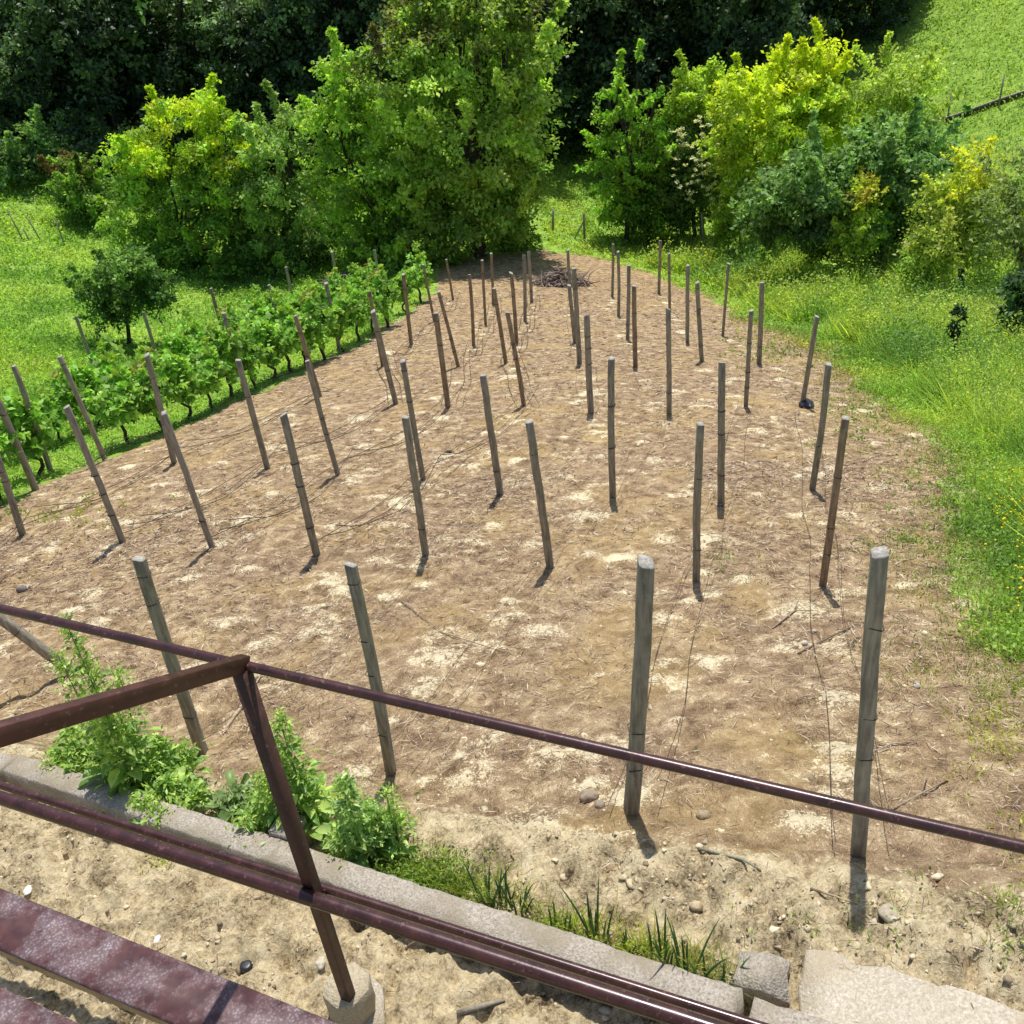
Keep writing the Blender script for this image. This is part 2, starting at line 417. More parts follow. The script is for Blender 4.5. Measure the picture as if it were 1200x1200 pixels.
soilf = _sm(SD / 0.5 + 0.5)
rough_amp = (0.6 + 0.9 * bare) * near
clod = fb(X, Y, 7.5, 1, 3) - 0.5
clod2 = np.abs(fb(X, Y, 15, 4, 2) - 0.5)
ZZ = ZZ + mound + rough_amp * (0.08 * clod - 0.10 * clod2 - .08 * np.abs(fb(X, Y, 9, 61, 2) - .5) * bare) + 0.03 * (fb(X, Y, 1.3, 6, 2) - .5) * near
pit = fb(X, Y, 4.2, 21, 2); ZZ = ZZ - np.clip(pit - 0.68, 0, 1) * 0.35 * rough_amp
ZZ = ZZ + (1 - soilf) * 0.25 * (fb(X, Y, 0.4, 13, 3) - 0.5) * _sm((np.hypot(X, Y) - 8) / 10)
grassf = 1 - _sm((SD + 1.1 * (fb(X, Y, 1.1, 30, 3) - 0.5)) / 0.5 + 0.5)
# thin green growth near the weeds on the left of the kerb
ny, nx = X.shape
I = (np.arange(ny - 1)[:, None] * nx + np.arange(nx - 1)[None])
FQ = np.stack([I, I + 1, I + nx + 1, I + nx], -1).reshape(-1, 4)
ground = mk('ground', np.stack([X, Y, ZZ], -1).reshape(-1, 3), FQ, ground_mat(), smooth=True,
            attrs={'grass': grassf.ravel(), 'pale': pale.ravel(), 'bare': bare.ravel()})
tag(ground, 'sloping brown soil field running down to green meadow and a grassy hillside', 'ground', kind='structure')
def ground_z(x, y):
    """height of the finished sheet"""
    x = np.asarray(x, float); y = np.asarray(y, float)
    i = np.clip(np.searchsorted(gx, x) - 1, 0, nx - 2); j = np.clip(np.searchsorted(gy, y) - 1, 0, ny - 2)
    fx = np.clip((x - gx[i]) / (gx[i + 1] - gx[i]), 0, 1); fy = np.clip((y - gy[j]) / (gy[j + 1] - gy[j]), 0, 1)
    return (ZZ[j, i] * (1 - fx) + ZZ[j, i + 1] * fx) * (1 - fy) + (ZZ[j + 1, i] * (1 - fx) + ZZ[j + 1, i + 1] * fx) * fy

# ------------------------------------------------------------------ scatter: litter, clods, grass
def in_view(x, y, margin=60):
    z = _base(x, y) if np.ndim(x) else Z(x, y)
    p = np.stack([x, y, z], -1); dd = p @ CF
    u, v = proj(p); return (dd > .5) & (u > -margin) & (u < 1200 + margin) & (v > -margin - 60) & (v < 1200 + margin)
def sample(n, x0, x1, y0, y1, power, r):
    """n points, density falling off with distance y^-power"""
    out = []; c = 0
    while c < n:
        m = int(n * 2)
        u = r.random(m)
        if abs(power - 1) < 1e-6: y = y0 * (y1 / y0) ** u
        else: q = 1 - power; y = (y0 ** q + u * (y1 ** q - y0 ** q)) ** (1 / q)
        x = r.uniform(x0, x1, m); k = in_view(x, y, 150); out.append(np.stack([x[k], y[k]], 1)); c += k.sum()
    return np.concatenate(out)[:n]
r1 = np.random.default_rng(21)
P2 = np.concatenate([sample(80000, -11, 11, 2.2, 12, 1.0, r1), sample(60000, -11, 11, 10, 38, 1.3, r1)])
sdp = field_sd(P2[:, 0], P2[:, 1]); sp = 0.42 * P2[:, 0] + 0.907 * P2[:, 1]
keep = (sdp > -0.2) & (r1.random(len(P2)) < 0.15 + 0.85 * _sm((sp - 3.5) / 0.8)) & (fb(P2[:, 0], P2[:, 1], 1.2, 40, 2) + r1.normal(0, .12, len(P2)) > 0.36)
P2 = P2[keep]; n = len(P2)
dist = np.hypot(P2[:, 0], P2[:, 1])
A = r1.uniform(0, 2 * np.pi, n)
D = np.stack([np.cos(A), np.sin(A), r1.normal(0, .16, n)], 1); D[:, 2] -= 0.25 * np.sin(A); D = unit(D)
P = np.stack([P2[:, 0], P2[:, 1], ground_z(P2[:, 0], P2[:, 1]) + r1.uniform(.002, .022, n)], 1)
L = r1.uniform(.03, .13, n) * (1 + dist * 0.03); W = np.clip(dist * 0.00095, 0.0035, .03) * r1.uniform(.5, 1.2, n)
V, F = diamonds(P, D, unit(r1.normal(size=(n, 3)) * .5 + [0, 0, 1]), L, W, 0.05)
pal = np.array([(.44, .32, .215), (.26, .165, .13), (.60, .48, .33), (.09, .06, .045), (.34, .215, .17), (.70, .60, .44)])
cc = pal[r1.integers(0, 6, n)] * r1.uniform(.7, 1.15, n)[:, None]
tag(mk('straw_litter', V, F, DRY, colors=np.repeat(cc, 4, 0)), 'dry pinkish brown straw and dead weed stalks strewn over the soil', 'litter', kind='stuff')
# clods and stones
ICO_V = None
def ico():
    t = (1 + 5 ** .5) / 2
    v = unit(np.array([(-1, t, 0), (1, t, 0), (-1, -t, 0), (1, -t, 0), (0, -1, t), (0, 1, t), (0, -1, -t), (0, 1, -t), (t, 0, -1), (t, 0, 1), (-t, 0, -1), (-t, 0, 1)]))
    f = np.array([(0,11,5),(0,5,1),(0,1,7),(0,7,10),(0,10,11),(1,5,9),(5,11,4),(11,10,2),(10,7,6),(7,1,8),(3,9,4),(3,4,2),(3,2,6),(3,6,8),(3,8,9),(4,9,5),(2,4,11),(6,2,10),(8,6,7),(9,8,1)])
    return v, f
iv, iff = ico()
P2 = np.concatenate([sample(13000, -9, 7, 1.6, 7, 1.0, r1), sample(5000, -10, 10, 4, 20, 1.2, r1)])
sdp = field_sd(P2[:, 0], P2[:, 1]); sp = 0.42 * P2[:, 0] + 0.907 * P2[:, 1]
keep = (sdp > 0) & (r1.random(len(P2)) < 0.22 + 0.78 * _sm((3.9 - sp) / 0.6)) & (fb(P2[:, 0], P2[:, 1], 2.2, 44, 2) + r1.normal(0, .1, len(P2)) > 0.45)
P2 = P2[keep]; n = len(P2)
sz = r1.lognormal(math.log(.0065), .55, n).clip(.003, .028) * (1 + np.hypot(*P2.T) * .03)
P = np.stack([P2[:, 0], P2[:, 1], ground_z(P2[:, 0], P2[:, 1]) + sz * .1], 1)
V = P[:, None] + iv[None] * sz[:, None, None] * r1.uniform(.35, 1.45, (n, 12, 1)) * r1.uniform(.7, 1.3, (n, 1, 3)) * np.array([1, 1, .7])
F = (np.arange(n)[:, None, None] * 12 + iff[None]).reshape(-1, 3)
pal = np.array([(.60, .50, .32), (.46, .36, .23), (.68, .58, .40), (.34, .26, .17), (.54, .44, .30)])
cc = pal[r1.integers(0, 5, n)] * r1.uniform(.75, 1.15, n)[:, None]
tag(mk('soil_clods', V.reshape(-1, 3), F, DRY, colors=np.repeat(cc, 12, 0)), 'small crumbly clods and pebbles scattered over the bare clay', 'clods', kind='stuff')

def tufts(name, pts, blades, h, wmin, pals, label, cat, seed, leafy=0.0, spread=.12, wk=0.00075, mat=GRASS, hmap=None):
    r = np.random.default_rng(seed); n = len(pts); dist = np.hypot(pts[:, 0], pts[:, 1])
    gz = ground_z(pts[:, 0], pts[:, 1])
    pid = np.repeat(np.arange(n), blades); N = len(pid)
    a = r.uniform(0, 2 * np.pi, N); rr = spread * (1 + dist[pid] * .02) * np.sqrt(r.random(N))
    hh = (h[0] + (h[1] - h[0]) * r.random(n) ** 1.4)
    if hmap is not None: hh = hh * hmap(pts[:, 0], pts[:, 1])
    L = hh[pid] * r.uniform(.5, 1.1, N)
    P = np.stack([pts[pid, 0] + np.cos(a) * rr, pts[pid, 1] + np.sin(a) * rr, gz[pid] - .01], 1)
    tilt = r.uniform(.15, 1.2, N); b = a + r.normal(0, .7, N)
    D = unit(np.stack([np.cos(b) * tilt, np.sin(b) * tilt, np.ones(N)], 1))
    W = np.maximum(wmin, dist[pid] * wk) * r.uniform(.6, 1.4, N)
    lf = r.random(N) < leafy                                        # some leaves sit up the stems
    P[lf, 2] += L[lf] * r.uniform(.3, 1.0, lf.sum()); D[lf] = unit(r.normal(size=(lf.sum(), 3)) + [0, -.1, .35]); W[lf] *= 2.0; L[lf] = W[lf] * 2.0
    V, F = diamonds(P, D, unit(r.normal(size=(N, 3)) * .7 + [0, .1, 1.0]), L, W, .12)
    pals = np.array(pals); reg = fb(pts[:, 0], pts[:, 1], .35, seed, 3); reg = np.clip((reg - .5) * 3.2 + .5 + r.normal(0, .16, n), 0, .999)
    ci = reg * (len(pals) - 1); i0 = ci.astype(int); f = (ci - i0)[:, None]
    base = pals[i0] * (1 - f) + pals[np.minimum(i0 + 1, len(pals) - 1)] * f
    c = base[pid] * (r.uniform(.6, 1.3, N) * r.uniform(.72, 1.2, n)[pid])[:, None]
    C = np.repeat(c, 4, 0).reshape(-1, 4, 3); C[:, 0] *= .45; C[:, 2] *= 1.15  # shade between blades painted in: dark roots, brighter tips
    return tag(mk(name, V, F, mat, colors=C.reshape(-1, 3)), label, cat, kind='stuff')
r2 = np.random.default_rng(31)
GP = [(.27, .44, .10), (.46, .64, .13), (.36, .58, .12), (.68, .76, .16), (.52, .68, .14)]
# right meadow
pts = np.concatenate([sample(15000, 3.5, 34, 5.5, 22, 1.0, r2), sample(15000, 3, 40, 18, 60, 1.0, r2)])
s = field_sd(pts[:, 0], pts[:, 1]); e = -s + 1.2 * (fb(pts[:, 0], pts[:, 1], 1.1, 30, 3) - .5)
hill = (_base(pts[:, 0], pts[:, 1]) > -12.6) & (pts[:, 1] > 36)
hh = lambda x, y: (0.35 + 0.65 * _sm((-field_sd(x, y)) / 1.6)) * (0.25 + 1.5 * fb(x, y, .8, 50, 3) ** 1.3) * np.where((y > 38), .55, 1)
k = (e > 0) & ~((pts[:, 0] > 21) & (pts[:, 1] > 38))
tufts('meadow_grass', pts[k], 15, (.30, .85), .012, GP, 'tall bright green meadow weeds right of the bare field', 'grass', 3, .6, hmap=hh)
pts = sample(14000, 16, 42, 37, 74, 1.0, r2); k = (pts[:, 0] > 21 - 2) & (field_sd(pts[:, 0], pts[:, 1]) < 0)
tufts('hillside_grass', pts[k], 8, (.10, .22), .03, [(.33, .50, .10), (.42, .60, .12), (.52, .66, .15)], 'short sunny grass covering the hillside at the upper right', 'grass', 4, .2, .2)
# taller leafy weeds standing in patches
pts = np.concatenate([sample(10000, 4.5, 34, 7, 24, 1.0, r2), sample(9000, 5, 34, 20, 42, 1.0, r2)])
k = (field_sd(pts[:, 0], pts[:, 1]) < -.9) & (fb(pts[:, 0], pts[:, 1], .7, 63, 3) > .44) & ~((pts[:, 0] > 20) & (pts[:, 1] > 36))
tufts('tall_weeds', pts[k], 34, (.55, 1.35), .010, [(.22, .40, .11), (.40, .60, .13), (.58, .74, .14), (.74, .80, .15), (.36, .54, .20), (.60, .74, .16)], 'patches of tall leafy weeds standing in the right meadow', 'weeds', 14, .8, spread=.13)
# left meadow
pts = np.concatenate([sample(13000, -40, -1.0, 12, 30, 1.0, r2), sample(13000, -45, 1.5, 26, 60, 1.0, r2)])
s = field_sd(pts[:, 0], pts[:, 1]); k = s < -.1
hl = lambda x, y: 0.35 + 0.9 * _sm((-field_sd(x, y) - 1.5) / 4) * (0.3 + fb(x, y, .5, 55, 3))
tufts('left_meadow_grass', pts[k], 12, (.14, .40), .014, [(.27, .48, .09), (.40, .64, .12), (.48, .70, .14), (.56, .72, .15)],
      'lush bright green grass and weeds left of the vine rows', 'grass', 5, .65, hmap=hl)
# low green growth creeping into the soil
cr = np.concatenate([np.array([hit(px + r2.normal(0, sx), py + r2.normal(0, sy))[:2] for _ in range(n_)]) for px, py, sx, sy, n_ in
     [(1130,700,45,70,260),(1050,640,25,8,30),(1170,840,25,40,120),(1110,560,30,35,220),(1020,480,25,25,160),(930,410,40,12,160),(855,670,30,14,16),(1160,630,30,40,320),
      (500,1030,38,14,420),(440,1010,20,14,160),(1065,635,8,3,14),(1000,1075,60,20,14),(655,1088,20,7,60),(750,1120,22,8,60),(90,905,35,12,70),(180,930,18,8,60),(95,925,5,3,14),(178,1010,5,4,10),
      (1185,1060,14,40,30),(60,600,60,12,60)]])
k = 0.42 * cr[:, 0] + .907 * cr[:, 1] > 2.3
tufts('creeping_weeds', cr[k], 11, (.05, .13), .006, [(.26, .40, .08), (.42, .54, .10), (.60, .62, .12)], 'low green weeds creeping in over the edge of the soil', 'weeds', 6, .6, .07, .0009)
# straw-coloured dying growth along the meadow edge
pts = sample(26000, 1, 14, 5, 30, 1.0, r2); s = field_sd(pts[:, 0], pts[:, 1]); k = (s > -.5) & (s < 1.6) & (r2.random(len(s)) < np.exp(-np.abs(s + .1) / .55)) & (pts[:, 0] > 1.5) & (fb(pts[:, 0], pts[:, 1], 1.6, 81, 2) > .42)
tufts('dry_fringe', pts[k], 9, (.05, .16), .006, [(.46, .36, .20), (.56, .50, .22), (.44, .50, .14), (.60, .52, .30)], 'thin straw-coloured and yellowing weeds along the meadow edge', 'weeds', 16, .4, .10, .0008)
# yellow flowers
fl = np.concatenate([np.array([hit(px + r2.normal(0, sx), py + r2.normal(0, sy))[:2] for _ in range(n_)]) for px, py, sx, sy, n_ in
     [(1182,605,16,24,80),(1192,680,10,36,24),(1160,560,25,25,14),(1110,520,20,20,8),(1020,400,50,14,26)]])
n = len(fl); P = np.stack([fl[:, 0], fl[:, 1], ground_z(fl[:, 0], fl[:, 1]) + r2.uniform(.12, .3, n)], 1)
V = P[:, None] + iv[None] * r2.uniform(.010, .017, (n, 1, 1)); F = (np.arange(n)[:, None, None] * 12 + iff[None]).reshape(-1, 3)
tag(mk('yellow_wildflowers', V.reshape(-1, 3), F, DRY, colors=np.tile((.80, .62, .02), (n * 12, 1))), 'tiny yellow flowers in the weeds at the right edge', 'flowers', kind='stuff')

# ------------------------------------------------------------------ posts
ORD = ['first', 'second', 'third', 'fourth', 'fifth', 'sixth', 'seventh', 'eighth', 'ninth', 'tenth', 'eleventh', 'twelfth', 'thirteenth', 'fourteenth', 'fifteenth', 'sixteenth', 'seventeenth', 'eighteenth', 'nineteenth', 'twentieth',
       'twenty-first', 'twenty-second', 'twenty-third', 'twenty-fourth', 'twenty-fifth', 'twenty-sixth', 'twenty-seventh', 'twenty-eighth', 'twenty-ninth', 'thirtieth']
ROWN = ['rightmost post row', 'second post row from the right', 'third post row from the right', 'fourth post row from the right', 'fifth post row from the right',
        'sixth post row from the right', 'seventh post row from the right', 'short bare row beside the vines', 'near vine row']
pq = np.random.default_rng(77)
def make_post(b, t, label, mat, w=.1, ties=2, group='trellis posts standing in rows on the slope', bury=.25):
    b = np.asarray(b, float); t = np.asarray(t, float); d = t - b; H = np.linalg.norm(d); d /= H
    o = empty('trellis_post', b, label, 'post', group); w *= pq.uniform(.88, 1.16)
    n = 9; u = np.linspace(-bury / H, 1, n); path = b + d * (u * H)[:, None]
    wob = pq.normal(0, .002, (n, 2)); wob[-1] = 0; path[:, :2] += wob + (np.sin(np.clip(u, 0, 1) * math.pi)[:, None] * pq.normal(0, .006, 2))
    sc = 1.04 - .08 * np.clip(u, 0, 1) + pq.normal(0, .012, n)
    path = np.vstack([path, t + d * .006]); sc = np.append(sc, sc[-1] * .93)
    rz = pq.uniform(-.35, .35); up = (math.sin(rz), math.cos(rz), 0)
    V, F = sweep(path, rect(w, w, w * .16), up=up, scale=sc)
    sk = pq.normal(0, .22, 2); m_ = len(V) - 16; q_ = V[m_:] - t; V[m_:, 2] += q_[:, 0] * sk[0] + q_[:, 1] * sk[1]
    body = mk('post_body', V, F, [mat, CAPM], o, mi=None)
    me = body.data; me.polygons[len(me.polygons) - 1].material_index = 1
    for k in range(8): me.polygons[8 * (len(path) - 2) + k].material_index = 1
    hs = sorted(pq.choice([.22, .38, .52, .68, .8, .93], ties, replace=False))
    for hfr in hs:
        c = b + d * H * hfr; pts_ = []
        s1 = unit(np.cross(d, up)); s2 = np.cross(s1, d); hw = w * .5 * (1.05 - .08 * hfr) + .0015
        tl = pq.uniform(-.012, .012)
        for sx, sy in ((-.7, -1), (.7, -1), (1, -.7), (1, .7), (.7, 1), (-.7, 1), (-1, .7), (-1, -.7), (-.7, -1)):
            pts_.append(c + s1 * sx * hw + s2 * sy * hw + d * (tl * sx))
        V, F = sweep(pts_, circ(.0032 if b[1] < 9 else .006, 5), up=d)
        mk('wire_tie', V, F, WIRE, o)
    return o
for ri, r in enumerate(ROWS):
    for k, p in enumerate(r):
        b, t = post_ends(*p)
        nm = ROWN[ri]
        art = 'the ' + nm
        col = 0
        if ri in (4, 5, 6) and k > 1 or ri == 7 and k > 0: col = 1
        if ri == 8 or (ri, k) in ((6, 0), (5, 0), (7, 1)): col = 2
        if pq.random() < .25: col = int(pq.integers(0, 3))
        word = ['grey', 'brown', 'pale'][col]
        lab = f'{word} weathered post, {ORD[k]} from the near end of {art}'
        make_post(b, t, lab, POSTM[col], w=.074 * (1 if b[1] < 14 else 1.12), ties=int(pq.integers(2, 5)) if b[1] < 9 else (int(pq.integers(1, 4)) if b[1] < 22 else 1))
# leaning end post at the left edge
b = hit(88, 790); t = at(-48, 690, b[1] - .12)
make_post(b, t, 'grey post leaning far to the left at the left edge, behind the maroon pipe', POSTM[0], w=.078, ties=3)
# posts of the second vine row, seen over the leaves
far_posts = []
for k, (tx, ty) in enumerate([(-6,462),(89,371),(168,366),(247,338),(315,334),(335,313),(389,295),(438.5,293)]):
    q = hit(tx, ty, 1.85); b = np.array([q[0], q[1], float(Z(q[0], q[1]))]); far_posts.append(b)
    make_post(b, q, f'pale post rising from the leaves, {ORD[k]} from the near end of the rear vine row', POSTM[2 if k not in (3,) else 1], w=.085, ties=1)
# line wires
def wire(pts_, label, group, r_=.0035, mat=WIRE, name='trellis_wire'):
    V, F = tube(pts_, r_, 4); o = mk(name, V, F, mat); center(o); return tag(o, label, 'wire', group)
wr = np.random.default_rng(91)
for ri in range(9):
    rp = ROWPTS[ri]
    rp = rp[np.argsort(rp[:, 1])]
    if ri == 7: rp = np.vstack([[rp[0] + (rp[0] - rp[1]) * .5], rp])
    for si, off in enumerate((-.13, .16, .3) if ri > 2 else (-.13, .16)):
        path = []
        for a, b in zip(rp[:-1], rp[1:]):
            m = max(4, int(np.linalg.norm(b - a) / .35))
            sag = wr.uniform(.02, .12)
            for j in range(m):
                t_ = j / m; p = a + (b - a) * t_
                x = p[0] + off + .07 * math.sin(t_ * 5 + ri) * (1 - abs(2 * t_ - 1)); y = p[1]
                hgt = .02 + (.1 + .14 * si) * abs(2 * t_ - 1) ** 2
                path.append((x, y, float(ground_z(x, y)) + hgt))
        x, y = rp[-1][0] + off, rp[-1][1]; path.append((x, y, float(ground_z(x, y)) + .1))
        path = np.array(path); rad = .0023 if path[0][1] < 8 else .0055
        wire(path, f'{["left", "middle" if ri > 2 else "right", "right"][si]} strand of slack wire lying along the {ROWN[ri]}', 'slack trellis wires on the ground', rad)

# ------------------------------------------------------------------ trees
def limb(g, a, b, r0, r1, r, wob=.06, n=6, col=(1, 1, 1)):
    a = np.asarray(a, float); b = np.asarray(b, float); L = np.linalg.norm(b - a)
    u = np.linspace(0, 1, n)[:, None]; path = a + (b - a) * u
    path[1:-1] += r.normal(0, wob * L / 3, (n - 2, 3)) * [1, 1, .4]; path[:, 2] += (np.sin(u[:, 0] * math.pi) * -.06 * L)
    V, F = tube(path, np.linspace(r0, r1, n), 6, cap=False); g.add(V, F, col); return path
def crown_geo(lobes, nclump, nleaf, size, pal, r, droop=.25, clump_r=.55, elong=1.7, shell=.45, ylow=None, top_pal=None, upright=0, spikes=0, top_from=.62):
    """lobes: (cx,cy,cz,rx,ry,rz) in world metres. Leafy sprays over the lobes' outer volume."""
    lobes = np.array(lobes, float); vol = lobes[:, 3] * lobes[:, 5] * lobes[:, 4]; vol = vol ** (2 / 3)
    li = r.choice(len(lobes), nclump, p=vol / vol.sum()); lb = lobes[li]
    d = rand_dir(nclump, r); rad = 1 - shell * r.random(nclump) ** 1.6; rad *= r.uniform(.82, 1.16, nclump)
    C = lb[:, :3] + d * lb[:, 3:] * rad[:, None]
    out = unit(d / lb[:, 3:]); out[:, 2] = out[:, 2] * .6 + .15; out = unit(out + r.normal(0, .3, (nclump, 3)))
    zt = lobes[:, 2] + lobes[:, 5]; zb = lobes[:, 2] - lobes[:, 5]; z0, z1 = zb.min(), zt.max()
    pal = np.array(pal, float)
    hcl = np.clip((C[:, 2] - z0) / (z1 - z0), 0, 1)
    mixv = np.clip(r.normal(.5, .28, nclump) + (hcl - .5) * .5, 0, 1)  # higher sprays lean to lighter colours, painting sunlit tops over dark undersides
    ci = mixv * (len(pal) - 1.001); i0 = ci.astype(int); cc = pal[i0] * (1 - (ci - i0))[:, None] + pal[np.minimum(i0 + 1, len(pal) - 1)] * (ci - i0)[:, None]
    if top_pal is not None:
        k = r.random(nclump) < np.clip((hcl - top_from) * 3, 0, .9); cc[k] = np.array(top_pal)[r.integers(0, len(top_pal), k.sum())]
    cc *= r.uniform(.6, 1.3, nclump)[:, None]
    cs = clump_r * r.uniform(.55, 1.35, nclump)
    if spikes:                                                      # leafy shoots that break the outline
        Cs, Os, cc2, cs2 = [], [], [], []
        for _ in range(spikes):
            q = lobes[r.choice(len(lobes), p=vol / vol.sum())]; d_ = rand_dir(1, r)[0]; d_[2] = abs(d_[2]) * .9 + .15; d_ = unit(d_)
            p_ = q[:3] + d_ * q[3:] * .8; L_ = clump_r * r.uniform(1.1, 2.4); gd = unit(d_ + [0, 0, .7]); c_ = pal[-1] * r.uniform(.8, 1.15)
            if top_pal is not None and (p_[2] - z0) / (z1 - z0) > .7: c_ = np.array(top_pal)[r.integers(0, len(top_pal))]
            for j in range(5):
                t_ = j / 4; Cs.append(p_ + gd * L_ * t_ + r.normal(0, .05, 3)); Os.append(unit(gd + r.normal(0, .5, 3))); cc2.append(c_); cs2.append(clump_r * (.5 - .34 * t_))
        C = np.vstack([C, Cs]); out = np.vstack([out, Os]); cc = np.vstack([cc, cc2]); cs = np.append(cs, cs2); nclump = len(C)
    pid = np.repeat(np.arange(nclump), nleaf); N = len(pid)
    # each spray is an elongated tuft along its outward direction, flattened and drooping at the end
    t = r.random(N); side = unit(np.cross(out, rand_dir(nclump, r)))[pid]; O = out[pid]
    P = C[pid] + O * ((t - .35) * cs[pid] * 1.5)[:, None] + r.normal(0, .26, (N, 3)) * cs[pid][:, None] * [1, 1, .62]
    P[:, 2] -= droop * cs[pid] * t ** 2
    if upright: P[:, 2] += upright * cs[pid] * t
    D = unit(O * .5 + r.normal(0, .75, (N, 3)) + [0, 0, -.18])
    Nn = unit(r.normal(0, .75, (N, 3)) + O * .35 + [0, 0, .75])
    L = size * r.uniform(.6, 1.35, N); W = L / elong
    V, F = diamonds(P, D, Nn, L, W, .1)
    col = np.repeat(cc[pid] * r.uniform(.7, 1.3, N)[:, None], 4, 0)
    return V, F, col
def lobes_from(c, rx, ry, rz, n, r, spread=.55, sz=(.4, .62)):
    out = [(c[0], c[1], c[2], rx * .62, ry * .62, rz * .68)]
    for i in range(n):
        a = 2 * math.pi * (i + r.uniform(-.3, .3)) / n; h = r.uniform(-.75, .7)
        q = math.sqrt(1 - h * h * .7); s = r.uniform(*sz)
        out.append((c[0] + math.cos(a) * rx * spread * q, c[1] + math.sin(a) * ry * spread * q, c[2] + h * rz * .62, rx * s, ry * s, rz * s * .8))
    return out
def tree(name, l, rt, top, bot, base, label, pal, seed, cat='tree', nc=150, nl=70, size=.17, trunk=.16, lob=7, shell=.45, clump=.6, depth=1.0,
         top_pal=None, mat=None, droop=.25, upright=0, lobes=None, elong=1.7, group=None, spires=0, spikes=None, top_from=.62):
    r = np.random.default_rng(seed)
    b = hit(*base); Yd = b[1]
    yc = (top + bot) / 2; xc = (l + rt) / 2
    c = at(xc, yc, Yd); w = np.linalg.norm(at(rt, yc, Yd) - at(l, yc, Yd)) / 2
    # heights measured on the vertical plane through the trunk
    h = abs(at(xc, top, Yd)[2] - at(xc, bot, Yd)[2]) / 2
    o = empty(name, b, label, cat, group)
    if lobes is None: L = lobes_from(c, w, w * depth, h, lob, r)
    else:
        L = []
        for (px, py, hw, hh) in lobes:
            q = at(px, py, Yd); ww = np.linalg.norm(at(px + hw, py, Yd) - q); h2 = abs(at(px, py - hh, Yd)[2] - q[2])
            L.append((q[0], q[1] + r.uniform(-.4, .4) * ww, q[2], ww, ww * depth, h2))
    sh = lambda v: v - min(.42 * clump, .3 * v)
    L = [(q[0], q[1], q[2], sh(q[3]), sh(q[4]), sh(q[5])) for q in L]
    for _ in range(spires):
        a_ = L[r.integers(0, len(L))]; sx = r.uniform(-.7, .7)
        L.append((a_[0] + sx * a_[3], a_[1], a_[2] + a_[5] * (1.0 - .25 * abs(sx)), .28 * w, .28 * w, .30 * h))
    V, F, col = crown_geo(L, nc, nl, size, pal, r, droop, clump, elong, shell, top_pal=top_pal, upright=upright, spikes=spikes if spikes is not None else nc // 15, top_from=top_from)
    g = Geo()
    la = np.array(L); tgt = np.array([la[:, 0].mean(), la[:, 1].mean(), (la[:, 2] - .1 * la[:, 5]).mean()])
    low = min(la[:, 2] - la[:, 5] * .5)
    fork = b + (tgt - b) * min(.5, max(.18, (low - b[2]) / max(.5, tgt[2] - b[2])))
    limb(g, b - [0, 0, .3], fork, trunk * 1.25, trunk * .8, r, .03)
    limb(g, fork, tgt, trunk * .8, trunk * .35, r, .08)
    for q in L:
        p1 = limb(g, fork + (tgt - fork) * r.uniform(0, .6), (q[0], q[1], q[2]), trunk * .5, trunk * .2, r, .12)
        for _ in range(3):
            e = np.array(q[:3]) + rand_dir(1, r)[0] * np.array(q[3:]) * .75
            limb(g, p1[3], e, trunk * .2, trunk * .05, r, .14, 5)
    g.build('trunk', BARK, o, smooth=True)
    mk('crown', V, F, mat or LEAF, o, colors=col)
    return o
DG = [(.11, .21, .045), (.23, .40, .075), (.40, .60, .12)]
MG = [(.16, .30, .05), (.33, .54, .08), (.52, .72, .12)]
YG = [(.28, .46, .07), (.46, .64, .09), (.60, .74, .12)]
YT = [(.62, .76, .05), (.70, .76, .06), (.52, .72, .07)]
OL = [(.24, .40, .08), (.44, .64, .12), (.64, .80, .19)]
BG = [(.09, .19, .06), (.19, .34, .11), (.34, .52, .18)]
# left clump at the end of the vine rows
tree('locust_tree', 125, 290, 98, 312, (215, 316), 'bushy tree with yellow-green top, left of the clump behind the vines', DG + [(.44, .64, .10)], 101, nc=380, nl=80, size=.18, clump=.58,
     top_from=.5, lobes=[(180,288,56,34),(250,290,60,34),(210,165,66,46),(165,190,42,45),(258,165,42,45),(215,240,82,66),(160,262,42,44),(275,240,44,62),(190,135,26,24),(240,128,30,24),(278,138,16,20)], top_pal=YT, trunk=.15)
tree('grey_green_tree', 270, 400, 120, 310, (338, 314), 'rounded grey-green tree in the middle of the left clump', [(.15, .26, .08), (.29, .44, .12), (.46, .62, .20)], 102, nc=240, nl=75, size=.19,
     lobes=[(325,185,58,55),(325,290,66,30),(310,275,60,36),(300,250,50,50),(360,250,48,55),(340,150,35,30)], trunk=.14)
tree('green_tree', 365, 540, 85, 318, (445, 312), 'bright leafy tree with lobes reaching toward the tall tree', MG, 103, nc=330, nl=75, size=.19,
     lobes=[(450,285,60,32),(395,140,36,50),(420,200,60,60),(495,215,46,42),(440,265,75,50),(410,110,24,30),(520,240,24,25)], trunk=.2, spires=2)
tree('small_bush', 58, 128, 172, 268, (92, 262), 'small dark bush with reddish shoot tips, left of the yellow-green tree', DG, 104, 'bush', nc=120, nl=60, size=.17, top_pal=[(.24, .17, .07), (.14, .20, .05)],
     lobes=[(92,225,32,42),(75,205,20,25),(108,230,22,32)], trunk=.07)
tree('dark_shrub', 0, 50, 135, 200, (18, 218), 'pale green shrub at the left edge below the forest', BG, 105, 'shrub', nc=80, nl=60, size=.2, lobes=[(0,185,30,28),(42,170,24,30),(15,200,28,15)], trunk=.07)
